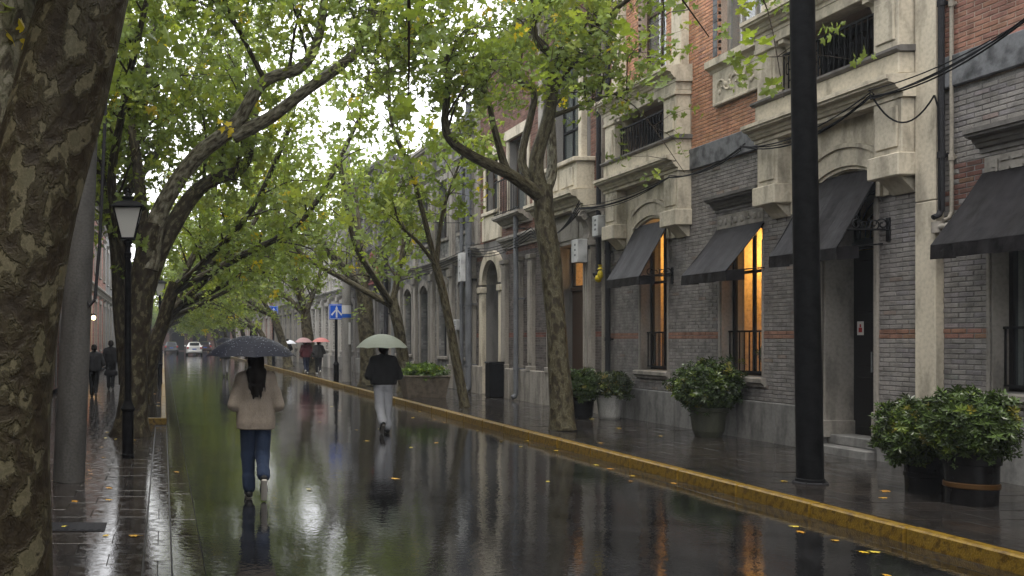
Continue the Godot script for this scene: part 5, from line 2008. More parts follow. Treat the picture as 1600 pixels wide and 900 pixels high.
func furniture() -> void:
	make_shrub_mesh()
	var green := Color(0.047, 0.075, 0.023)
	var pot_green := tri_mat(lin(0.085, 0.088, 0.062), 0.5, TX.fine, 1.5, TX.stain, 1.0, TX.height, 0.3)
	var pot_black := tri_mat(lin(0.013, 0.012, 0.012), 0.25, TX.fine, 1.5, TX.blotch, 1.0)
	var pot_white := tri_mat(lin(0.52, 0.51, 0.48), 0.55, TX.fine, 1.5, TX.stain, 1.0, TX.height, 0.2)
	small_planter("round clipped shrub in a mossy grey pot below the lit window", Vector3(9.28, 0.14, -16.35), [[0.20, 0.0], [0.24, 0.10], [0.28, 0.42], [0.30, 0.44], [0.30, 0.50], [0.27, 0.50]], pot_green, Vector3(-0.03, 0.84, 0), Vector3(0.49, 0.38, 0.48), 2000, 5, green)
	small_planter("shrub in a pale concrete pot beside the pipe bundle", Vector3(9.30, 0.14, -20.0), [[0.19, 0.0], [0.21, 0.05], [0.255, 0.44], [0.265, 0.50], [0.24, 0.50]], pot_white, Vector3(0.02, 0.68, 0), Vector3(0.34, 0.25, 0.34), 1200, 6, Color(0.05, 0.07, 0.03))
	small_planter("shrub in a dark pot left of the pale concrete pot", Vector3(8.83, 0.14, -20.2), [[0.16, 0.0], [0.19, 0.06], [0.22, 0.40], [0.23, 0.45], [0.2, 0.45]], pot_black, Vector3(0, 0.68, 0), Vector3(0.34, 0.30, 0.36), 1000, 7, green)
	small_planter("leafy houseplant on the sill inside the lit window", Vector3(10.28, 1.24, -16.15), [[0.08, 0.0], [0.10, 0.15], [0.095, 0.15]], M.frame_brown, Vector3(0, 0.30, 0), Vector3(0.16, 0.16, 0.26), 160, 9, Color(0.10, 0.13, 0.03))
	# two barrel planters in front
	var gold := flat(lin(0.07, 0.036, 0.012), 0.4)
	for e in [[Vector3(8.15, 0.14, -9.68), 0.222, "bushy shrub in the larger black barrel planter with a brown hoop", Vector3(-0.03, 0.78, 0.0), Vector3(0.32, 0.34, 0.34), 3400, 11], [Vector3(8.27, 0.14, -10.42), 0.185, "bushy shrub in the smaller black barrel planter behind", Vector3(-0.13, 0.66, 0), Vector3(0.31, 0.33, 0.32), 2600, 12]]:
		var t := thing("potted_shrub", e[2], "plant", e[0], "potted shrubs on the right pavement")
		var r: float = e[1]
		pot(t, e[0], [[r * 0.95, 0.0], [r * 0.99, 0.2], [r, 0.40], [r * 1.08, 0.41], [r * 1.10, 0.50], [r * 1.04, 0.52], [r * 0.98, 0.52]], pot_black, "barrel")
		var hp := MB.new()
		hp.lathe(e[0], [[r * 0.98, 0.165], [r * 1.035, 0.175], [r * 1.035, 0.215], [r * 0.985, 0.225]], 28)
		obj("hoop", hp, gold if e[6] == 11 else pot_black, t)
		foliage_ball(t, e[0] + e[3], e[4], e[5], e[6], Color(0.050, 0.078, 0.023), 0.88)
	# tapered planter box further on
	var pb := thing("planter_box", "tapered brown stone planter box with low hedge on the right pavement", "planter", Vector3(7.5, 0.14, -27.6))
	var q := MB.new()
	var a := Vector3(7.5, 0.14, -27.6)
	q.hexa([a + Vector3(-0.54, 0, 0.30), a + Vector3(0.54, 0, 0.30), a + Vector3(0.54, 0, -0.30), a + Vector3(-0.54, 0, -0.30), a + Vector3(-0.64, 0.58, 0.38), a + Vector3(0.64, 0.58, 0.38), a + Vector3(0.64, 0.58, -0.38), a + Vector3(-0.64, 0.58, -0.38)])
	obj("box", q, tri_mat(lin(0.17, 0.14, 0.11), 0.5, TX.soft, 1.0, TX.haze, 0.8), pb)
	var qr := MB.new()
	qr.bbox(a + Vector3(-0.655, 0.575, -0.395), a + Vector3(0.655, 0.625, 0.395), 0.012)
	obj("rim", qr, tri_mat(lin(0.16, 0.14, 0.11), 0.5, TX.fine, 1.0, TX.stain, 0.8), pb)
	foliage_ball(pb, a + Vector3(0, 0.70, 0), Vector3(0.62, 0.20, 0.36), 1500, 15, Color(0.09, 0.15, 0.03), 1.2)
	# black litter bin
	var bn := thing("litter_bin", "tall black litter bin beside the arched doorway", "bin", Vector3(9.42, 0.14, -27.3))
	var bm := MB.new()
	bm.bbox(Vector3(9.22, 0.14, -27.1), Vector3(9.62, 1.10, -27.5), 0.02)
	obj("body", bm, M.black_paint, bn)
	var bl := MB.new()
	bl.bbox(Vector3(9.20, 1.102, -27.08), Vector3(9.64, 1.16, -27.52), 0.02)
	obj("lid", bl, M.black_paint, bn)
	# black pole on the right pavement
	var at := Vector3(7.46, 0.14, -11.07)
	var bp := thing("black_pole", "thick black steel pole rising from the right pavement", "pole", at)
	var pm := MB.new()
	var tilt := Vector3(-0.0165, 1, 0).normalized()
	pm.lathe(at, [[0.150, 0.0], [0.150, 0.05], [0.136, 0.06], [0.118, 8.2], [0.0, 8.25]], 28, tilt)
	obj("shaft", pm, M.black_paint, bp)
	var pf := MB.new()
	pf.lathe(at, [[0.18, 0.0], [0.18, 0.012], [0.152, 0.02]], 24)
	obj("foot_plate", pf, M.pipe_dark, bp)
	for k in 6:
		var bo := MB.new()
		var an := TAU * k / 6.0 + 0.3
		bo.lathe(at + Vector3(cos(an) * 0.166, 0.012, sin(an) * 0.166), [[0.012, 0.0], [0.012, 0.014], [0.0, 0.016]], 6)
		obj("bolt", bo, M.pipe_dark, bp)
	# concrete poles
	var cp := thing("concrete_pole", "weathered concrete utility pole between the nearest trunk and the lamp", "pole", Vector3(-1.20, 0.0, -12.2))
	var cm := MB.new()
	cm.lathe(Vector3(-1.20, 0.0, -12.2), [[0.205, 0.0], [0.135, 9.0], [0.0, 9.02]], 24, Vector3(0.045, 1, 0).normalized())
	obj("shaft", cm, M.concrete_dark, cp)
	var cc := MB.new()
	cc.line([Vector3(-0.86, 2.3, -12.1), Vector3(-0.80, 3.0, -12.1), Vector3(-0.74, 4.4, -12.1), Vector3(-0.6, 8.0, -12.1)], 0.022, 8)
	cc.line([Vector3(-0.86, 2.3, -12.1), Vector3(-0.93, 2.22, -12.1), Vector3(-0.98, 2.3, -12.1)], 0.022, 8)
	obj("conduit", cc, M.pipe_dark, cp)
	var c2 := thing("concrete_pole", "round concrete utility pole right of the blue arrow sign", "pole", Vector3(7.16, 0.14, -37.5))
	var m2 := MB.new()
	m2.lathe(Vector3(7.16, 0.14, -37.5), [[0.19, 0.0], [0.15, 9.4], [0.0, 9.42]], 20)
	obj("shaft", m2, M.concrete, c2)
	var m3 := MB.new()
	m3.lathe(Vector3(7.16, 0.14, -37.5), [[0.184, 2.65], [0.184, 2.98]], 20)
	obj("white_wrap", m3, flat(lin(0.5, 0.5, 0.52), 0.5), c2)
	var m4 := MB.new()
	m4.lathe(Vector3(7.16, 0.14, -37.5), [[0.185, 2.50], [0.184, 2.64]], 20)
	obj("blue_wrap", m4, flat(lin(0.02, 0.09, 0.40), 0.5), c2)
	var m5 := MB.new()
	m5.box(Vector3(7.2, 1.6, -37.29), Vector3(7.28, 2.45, -37.32))
	obj("sticker", m5, flat(lin(0.45, 0.45, 0.45), 0.5), c2)
	var arms := MB.new()
	arms.box(Vector3(6.4, 7.3, -37.28), Vector3(7.9, 7.42, -37.36))
	arms.box(Vector3(6.5, 8.3, -37.28), Vector3(7.8, 8.42, -37.36))
	obj("crossarm", arms, M.pipe_dark, c2)
	var sp := thing("steel_post", "thin galvanised steel post behind the green umbrella", "post", Vector3(8.3, 0.14, -34.7))
	var m6 := MB.new()
	m6.lathe(Vector3(8.3, 0.14, -34.7), [[0.10, 0.0], [0.10, 0.3], [0.065, 0.34], [0.06, 5.6], [0.0, 5.62]], 16)
	obj("shaft", m6, M.steel, sp)
	# blue merge sign
	blue_sign("square blue sign with white merging arrows on a black post", Vector3(6.92, 0.14, -38.4), 0.60, true, 3.05)
	blue_sign("small blue direction sign further down the right pavement", Vector3(6.95, 0.14, -60.5), 0.56, false, 3.75)
	# lanterns on the left
	street_lamp("near black lantern post on the left pavement in front of the forked tree", -0.535, 14.55, 0.0)
	street_lamp("second black lantern post on the left tree strip", -0.12, 36.0, 0.115)
	street_lamp("third black lantern post on the left tree strip", -0.12, 55.0, 0.115)
	street_lamp("farthest black lantern post on the left tree strip", -0.12, 80.0, 0.115)
	# lit wall lantern
	var wl := thing("wall_lantern", "small lit wall lantern glowing on the left brick house", "lamp", Vector3(-3.3, 2.85, -45.5))
	var wm := MB.new()
	wm.box(Vector3(-3.6, 2.95, -45.46), Vector3(-3.28, 3.0, -45.54))
	wm.lathe(Vector3(-3.3, 2.75, -45.5), [[0.02, 0.28], [0.16, 0.20], [0.15, 0.17]], 12)
	obj("hood", wm, M.iron, wl)
	var gm := MB.new()
	gm.ball(Vector3(-3.3, 2.82, -45.5), Vector3(0.10, 0.11, 0.10), 12)
	var em := flat(lin(0.9, 0.75, 0.5), 0.5)
	em.emission_enabled = true
	em.emission = lin(1.0, 0.72, 0.35)
	em.emission_energy_multiplier = 5.0
	obj("bulb", gm, em, wl)
	var ol := OmniLight3D.new()
	ol.name = "lantern_glow"
	ol.position = Vector3(0, -0.03, 0)
	ol.light_color = Color(1.0, 0.75, 0.42)
	ol.light_energy = 0.6
	ol.light_size = 0.08
	ol.omni_range = 8.0
	ol.shadow_enabled = true
	wl.add_child(ol)

func blue_sign(label: String, at: Vector3, w: float, arrows: bool, top: float) -> void:
	var t := thing("blue_sign", label, "sign", at, "blue traffic signs")
	var po := MB.new()
	po.lathe(at, [[0.11, 0.0], [0.11, 0.62], [0.13, 0.65], [0.10, 0.70], [0.06, 0.78], [0.055, top - w * 0.5], [0.0, top - w * 0.5 + 0.01]], 16)
	obj("post", po, M.black_paint, t)
	var c := at + Vector3(0, top - w / 2, 0.075)
	var pl := MB.new()
	pl.bbox(c + Vector3(-w / 2, -w / 2, -0.015), c + Vector3(w / 2, w / 2, 0.015), 0.012)
	obj("plate", pl, flat(lin(0.012, 0.09, 0.55), 0.35), t)
	var bd := MB.new()
	var e := w / 2 - 0.025
	for k in 4:
		var a := Basis(Vector3(0, 0, 1), k * PI / 2)
		var q0 := a * Vector3(-e, e - 0.014, 0.0)
		var q1 := a * Vector3(e, e, 0.0)
		bd.box(c + q0 + Vector3(0, 0, 0.0152), c + q1 + Vector3(0, 0, 0.0172))
	obj("border", bd, flat(lin(0.6, 0.62, 0.65), 0.4), t)
	var mk := MB.new()
	var s := w * 0.42
	if arrows:
		# upright shaft with a point, two side roads joining it
		var polys := [
			[[-0.13, -0.9], [0.13, -0.9], [0.13, 0.45], [-0.13, 0.45]],
			[[-0.22, 0.47], [0.22, 0.47], [0.0, 1.0]],
			[[0.15, 0.12], [0.15, 0.40], [0.92, -0.42], [0.72, -0.60]],
			[[-0.15, 0.12], [-0.15, 0.40], [-0.92, -0.42], [-0.72, -0.60]],
		]
		for pg in polys:
			var poly := PackedVector2Array()
			for p in pg: poly.append(Vector2(p[0], p[1]) * s)
			mk.extrude(poly, c + Vector3(0, 0, 0.0155), Vector3(1, 0, 0), Vector3.UP, Vector3(0, 0, 0.002))
	else:
		for pg in [[[-0.12, -0.7], [0.12, -0.7], [0.12, 0.1], [-0.12, 0.1]], [[-0.35, 0.12], [0.35, 0.12], [0.0, 0.7]]]:
			var poly := PackedVector2Array()
			for p in pg: poly.append(Vector2(p[0], p[1]) * s)
			mk.extrude(poly, c + Vector3(0, 0, 0.0155), Vector3(1, 0, 0), Vector3.UP, Vector3(0, 0, 0.002))
	obj("arrow", mk, flat(lin(0.65, 0.67, 0.70), 0.4), t)

func catenary(a: Vector3, b: Vector3, sag: float, n := 14) -> Array:
	var out := []
	for i in n + 1:
		var t := i / float(n)
		out.append(a.lerp(b, t) - Vector3(0, sag * 4.0 * t * (1.0 - t), 0))
	return out

func wiring() -> void:
	FX = 9.8; SD = 1.0
	# thick bundle: from the near air down to the bay, then along the facade
	var t := thing("cable_bundle", "thick black cable bundle slung along the brick facade", "cable", P(14, 5, 0.4))
	var rng := RandomNumberGenerator.new()
	rng.seed = 6
	var a := Vector3(8.6, 5.05, -9.2)
	var knot := P(12.5, 4.98, 0.58)
	var knot2 := P(15.5, 4.9, 0.46)
	var knot3 := P(17.75, 4.80, 0.44)
	var knot4 := P(21.4, 4.72, 0.5)
	for k in 4:
		var mb := MB.new()
		var j := func() -> Vector3: return Vector3(rng.randfn() * 0.02, rng.randfn() * 0.03, rng.randfn() * 0.02)
		var pts := []
		pts.append_array(catenary(Vector3(7.35, 5.9 + 0.05 * k, 3.0), a + j.call() * 2.0 + Vector3(0, 0.04 * k, 0), 0.15))
		pts.append_array(catenary(pts[pts.size() - 1], knot + j.call(), 0.10 + 0.03 * k))
		pts.append_array(catenary(knot + j.call(), knot2 + j.call(), 0.14 + rng.randf() * 0.16))
		pts.append_array(catenary(knot2 + j.call(), knot3 + j.call(), 0.10 + rng.randf() * 0.06))
		pts.append_array(catenary(knot3 + j.call(), knot4 + j.call(), 0.10 + rng.randf() * 0.12))
		mb.line(pts, 0.008 + 0.004 * rng.randf(), 6)
		obj("cable", mb, M.cable, t)
	var lp := MB.new()
	lp.line(catenary(knot, P(12.0, 4.85, 0.16), 0.35), 0.011)
	lp.line([P(12.0, 4.85, 0.16), P(11.98, 4.7, 0.13), P(11.96, 3.4, 0.12)], 0.011)
	obj("drop_cable", lp, M.cable, t)
	# cables along the ornate house and across to the pole
	var t2 := thing("cable_bundle", "thin cables looping along the ornate house to the concrete pole", "cable", P(26, 5, 0.4))
	for k in 4:
		var mb := MB.new()
		var y := 4.55 + 0.08 * k
		var pts := []
		pts.append_array(catenary(P(21.4, y + 0.1, 0.52), P(24.8, y - 0.1, 0.3), 0.25 + 0.08 * k))
		pts.append_array(catenary(P(24.8, y - 0.1, 0.3), P(29.8, y - 0.15, 0.3), 0.22))
		pts.append_array(catenary(P(29.8, y - 0.15, 0.3), P(41.0, y, 0.35), 0.25))
		pts.append_array(catenary(P(41.0, y, 0.35), P(64.0, y, 0.3), 0.3))
		mb.line(pts, 0.012, 5)
		obj("cable", mb, M.cable, t2)
	for k in 3:
		var mb := MB.new()
		mb.line(catenary(Vector3(7.16, 7.36 + 0.5 * k, -37.2), Vector3(9.5, 5.4 + 0.2 * k, -29.5), 0.35), 0.012, 5)
		mb.line(catenary(Vector3(7.16, 7.4 + 0.5 * k, -37.5), Vector3(7.2, 7.6 + 0.3 * k, -90), 1.1), 0.012, 5)
		obj("span_cable", mb, M.cable, t2)
	# pipes
	downpipe("dark drainpipe in the corner of the stone pilaster above the barrel planters", 9.8, 1.0, 11.98, 3.3, 10.0, 0.035, 0.09, M.pipe_dark)
	downpipe("tan conduit right of the dark drainpipe at the pilaster", 9.8, 1.0, 11.86, 3.25, 10.0, 0.022, 0.06, M.pipe_tan)
	var el := thing("pipe_elbow", "short pale pipe elbow at the foot of the drainpipes", "pipe", P(11.9, 3.2, 0.1))
	var eb := MB.new()
	eb.line([P(12.0, 3.2, 0.12), P(11.72, 3.2, 0.12), P(11.68, 3.18, 0.06), P(11.68, 3.18, 0.0)], 0.042, 10)
	eb.lathe(P(12.0, 3.2, 0.12), [[0.065, -0.07], [0.065, 0.07]], 12)
	obj("elbow", eb, M.stone_grey, el)
	downpipe("tan pipe running down between the grey building and the ornate house", 9.8, 1.0, 21.08, 0.2, 4.6, 0.05, 0.12, M.pipe_tan)
	downpipe("black cable pipe between the grey building and the ornate house", 9.8, 1.0, 20.9, 1.0, 10.0, 0.055, 0.12, M.pipe_dark)
	downpipe("second black cable pipe beside the white meter box", 9.8, 1.0, 21.30, 3.2, 10.0, 0.05, 0.14, M.pipe_dark)
	downpipe("grey drainpipe in front of the narrow brick panels of the ornate house", 9.8, 1.0, 26.0, 0.2, 5.4, 0.065, 0.25, M.pipe_grey)
	downpipe("wide grey drainpipe where the ornate house meets the grey terrace", 9.8, 1.0, 30.0, 0.2, 9.2, 0.10, 0.26, M.pipe_grey)
	downpipe("slim grey drainpipe left of the wide one on the grey terrace", 9.8, 1.0, 30.7, 0.2, 8.4, 0.06, 0.26, M.pipe_grey)
	downpipe("dark downpipe on the dark grey terrace", 9.8, 1.0, 41.4, 0.2, 8.8, 0.09, 0.2, M.pipe_dark)
	# meter boxes
	meter_box("white meter box fixed to the pipes beside the first awning", 20.86, 21.14, 4.05, 4.50, 0.19, 0.36)
	meter_box("white equipment box above the lit doorway", 21.80, 22.12, 3.55, 4.08, 0.16, 0.40)
	meter_box("small grey meter box on the grey terrace wall", 31.6, 31.9, 2.1, 2.45, 0.02, 0.16)
	meter_box("tall white cable box beside the wide grey drainpipe", 29.95, 30.25, 3.6, 4.5, 0.36, 0.52)
	var yb := thing("yellow_bag", "yellow plastic bag tied to the pipes below the meter box", "bag", P(21.0, 3.2, 0.2))
	var ym := MB.new()
	ym.ball(P(21.0, 3.21, 0.24), Vector3(0.06, 0.11, 0.07), 10)
	ym.ball(P(21.05, 3.13, 0.26), Vector3(0.08, 0.09, 0.08), 8)
	ym.lathe(P(21.0, 3.33, 0.24), [[0.06, 0.0], [0.025, 0.05], [0.05, 0.10]], 8)
	obj("bag", ym, M.yellow_bag, yb)
	# scrolled iron brackets
	for e in [["scrolled iron bracket between the first lit window and its neighbour", 18.45, 3.02], ["scrolled iron bracket right of the front door awning", 12.95, 3.28]]:
		var br := thing("iron_bracket", e[0], "bracket", P(e[1], e[2], 0.0), "scrolled iron brackets on the facade")
		var m := MB.new()
		fbox(m, e[1] - 0.03, e[1] + 0.03, e[2] - 0.16, e[2] + 0.16, 0.0, 0.03)
		m.rod(P(e[1], e[2], 0.02), P(e[1], e[2], 0.58), 0.014)
		for k in 4:
			var pts := []
			for i in 20:
				var an := i / 19.0 * 8.0 + k
				var r := 0.085 * (1.0 - i / 24.0)
				pts.append(P(e[1], e[2] + 0.07 + sin(an) * r * (1.0 if k % 2 == 0 else -1.0), 0.10 + k * 0.115 + cos(an) * r))
			m.line(pts, 0.010, 5)
		obj("scrollwork", m, M.iron, br)
	# red arched fascia on the dark grey terrace
	var rf := thing("red_fascia", "red arched fascia panel on the dark grey terrace", "fascia", P(43.6, 4.5, 0.1))
	var rm := MB.new()
	var poly := PackedVector2Array()
	for i in 15:
		var an := PI * i / 14.0
		poly.append(Vector2(43.6 + cos(an) * 1.1, 4.3 + sin(an) * 1.5))
	rm.extrude(poly, P(0, 0, 0.27), Vector3(0, 0, -1), Vector3.UP, Vector3(-0.06, 0, 0))
	obj("panel", rm, tri_mat(lin(0.20, 0.025, 0.025), 0.5, TX.fine, 1.0), rf)

func meter_box(label: String, d0: float, d1: float, y0: float, y1: float, p0: float, p1: float) -> void:
	var t := thing("meter_box", label, "box", P((d0 + d1) / 2, y0, p0), "boxes fixed to the facades")
	var mb := MB.new()
	fbox(mb, d0, d1, y0, y1, p0, p1, 0.012)
	obj("case", mb, M.white_box, t)
	var mk := MB.new()
	for k in 3:
		var y := lerpf(y0, y1, 0.28 + 0.22 * k)
		fbox(mk, d0 + 0.08, d0 + 0.16, y, y + 0.045, p1, p1 + 0.004)
	obj("marks", mk, M.pipe_grey, t)
	var br := MB.new()
	fbox(br, d0 + 0.05, d1 - 0.05, y0 + 0.05, y0 + 0.10, 0.0, p0 + 0.01)
	obj("bracket", br, M.pipe_dark, t)
# ------------------------------------------------------------------ figures
# meshes a smooth union of tapered capsules as surface nets
func blob(mb: MB, bones: Array, cell: float, k: float, cut := -1e9) -> void:
	var lo := Vector3(1e9, 1e9, 1e9)
	var hi := -lo
	for b in bones:
		var r: float = max(b[2], b[3])
		var f: Vector3 = b[4] if b.size() > 4 else Vector3.ONE
		for q in 2:
			lo = lo.min((b[q] as Vector3) - f * r); hi = hi.max((b[q] as Vector3) + f * r)
	lo -= Vector3.ONE * (cell * 2 + k * 0.5); hi += Vector3.ONE * (cell * 2 + k * 0.5)
	var nx := int((hi.x - lo.x) / cell) + 2
	var ny := int((hi.y - lo.y) / cell) + 2
	var nz := int((hi.z - lo.z) / cell) + 2
	var g := PackedFloat32Array()
	g.resize(nx * ny * nz)
	g.fill(1.0)
	for b in bones:
		var a: Vector3 = b[0]
		var e: Vector3 = b[1]
		var ra: float = b[2]
		var rb: float = b[3]
		# optional stretch: distances measured in a space squeezed by f
		var f: Vector3 = b[4] if b.size() > 4 else Vector3.ONE
		var inv := Vector3.ONE / f
		var mn: float = min(f.x, min(f.y, f.z))
		var rm: float = max(ra, rb)
		var blo := a.min(e) - f * rm - Vector3.ONE * (k + cell * 2)
		var bhi := a.max(e) + f * rm + Vector3.ONE * (k + cell * 2)
		var i0 := int(max(0.0, floor((blo.x - lo.x) / cell)))
		var i1 := int(min(nx - 1.0, ceil((bhi.x - lo.x) / cell)))
		var j0 := int(max(0.0, floor((blo.y - lo.y) / cell)))
		var j1 := int(min(ny - 1.0, ceil((bhi.y - lo.y) / cell)))
		var k0 := int(max(0.0, floor((blo.z - lo.z) / cell)))
		var k1 := int(min(nz - 1.0, ceil((bhi.z - lo.z) / cell)))
		var sa := a * inv
		var ab := e * inv - sa
		var l2: float = max(ab.length_squared(), 1e-8)
		for kz in range(k0, k1 + 1):
			for jy in range(j0, j1 + 1):
				var row := (kz * ny + jy) * nx
				for ix in range(i0, i1 + 1):
					var p := (lo + Vector3(ix, jy, kz) * cell) * inv - sa
					var t: float = clamp(p.dot(ab) / l2, 0.0, 1.0)
					var d := ((p - ab * t).length() - lerpf(ra, rb, t)) * mn
					var o := g[row + ix]
					var h: float = max(k - abs(o - d), 0.0) / k
					g[row + ix] = min(o, d) - h * h * k * 0.25
	if cut > -1e8:
		for kz in nz:
			for jy in ny:
				var dy := cut - (lo.y + jy * cell)
				if dy < -cell * 4.0: continue
				var row := (kz * ny + jy) * nx
				for ix in nx: g[row + ix] = max(g[row + ix], dy)
	var idx := {}
	var nxy := nx * ny
	var corner := [0, 1, nx, nx + 1, nxy, nxy + 1, nxy + nx, nxy + nx + 1]
	for kz in nz - 1:
		for jy in ny - 1:
			for ix in nx - 1:
				var c0 := kz * nxy + jy * nx + ix
				if abs(g[c0]) > cell * 3.0: continue
				var mask := 0
				for q in 8:
					if g[c0 + corner[q]] < 0.0: mask |= 1 << q
				if mask == 0 or mask == 255: continue
				var s := Vector3.ZERO
				var n := 0
				for ed in [[0, 1], [2, 3], [4, 5], [6, 7], [0, 2], [1, 3], [4, 6], [5, 7], [0, 4], [1, 5], [2, 6], [3, 7]]:
					var va := g[c0 + corner[ed[0]]]
					var vb := g[c0 + corner[ed[1]]]
					if (va < 0.0) == (vb < 0.0): continue
					var t := va / (va - vb)
					var pa := Vector3(ed[0] & 1, (ed[0] >> 1) & 1, ed[0] >> 2)
					var pb := Vector3(ed[1] & 1, (ed[1] >> 1) & 1, ed[1] >> 2)
					s += pa.lerp(pb, t)
					n += 1
				s /= n
				var gr := Vector3.ZERO
				for q in 8:
					var w := g[c0 + corner[q]]
					gr += Vector3(1.0 if q & 1 else -1.0, 1.0 if q & 2 else -1.0, 1.0 if q & 4 else -1.0) * w
				idx[c0] = mb.v.size()
				mb.v.append(lo + (Vector3(ix, jy, kz) + s) * cell)
				mb.n.append(gr.normalized()); mb.c.append(mb.col); mb.t.append(Vector2.ZERO)
	for c0 in idx:
		for ax in 3:
			var st: int = [1, nx, nxy][ax]
			var va := g[c0]
			var vb := g[c0 + st]
			if (va < 0.0) == (vb < 0.0): continue
			var u: int = [nx, nxy, 1][ax]
			var w: int = [nxy, 1, nx][ax]
			var q := [c0, c0 - u, c0 - u - w, c0 - w]
			if not (idx.has(q[1]) and idx.has(q[2]) and idx.has(q[3])): continue
			var a: int = idx[q[0]]
			var b: int = idx[q[1]]
			var c: int = idx[q[2]]
			var d: int = idx[q[3]]
			var nn := mb.n[a]
			var cr := (mb.v[b] - mb.v[a]).cross(mb.v[c] - mb.v[a])
			if cr.dot(nn) > 0:
				mb.ix.append_array([a, c, b, a, d, c])
			else:
				mb.ix.append_array([a, b, c, a, c, d])

func tf(bones: Array, xf: Transform3D, sc: float) -> Array:
	var out := []
	for b in bones:
		var q := [xf * ((b[0] as Vector3) * sc), xf * ((b[1] as Vector3) * sc), b[2] * sc, b[3] * sc]
		if b.size() > 4: q.append(b[4])
		out.append(q)
	return out

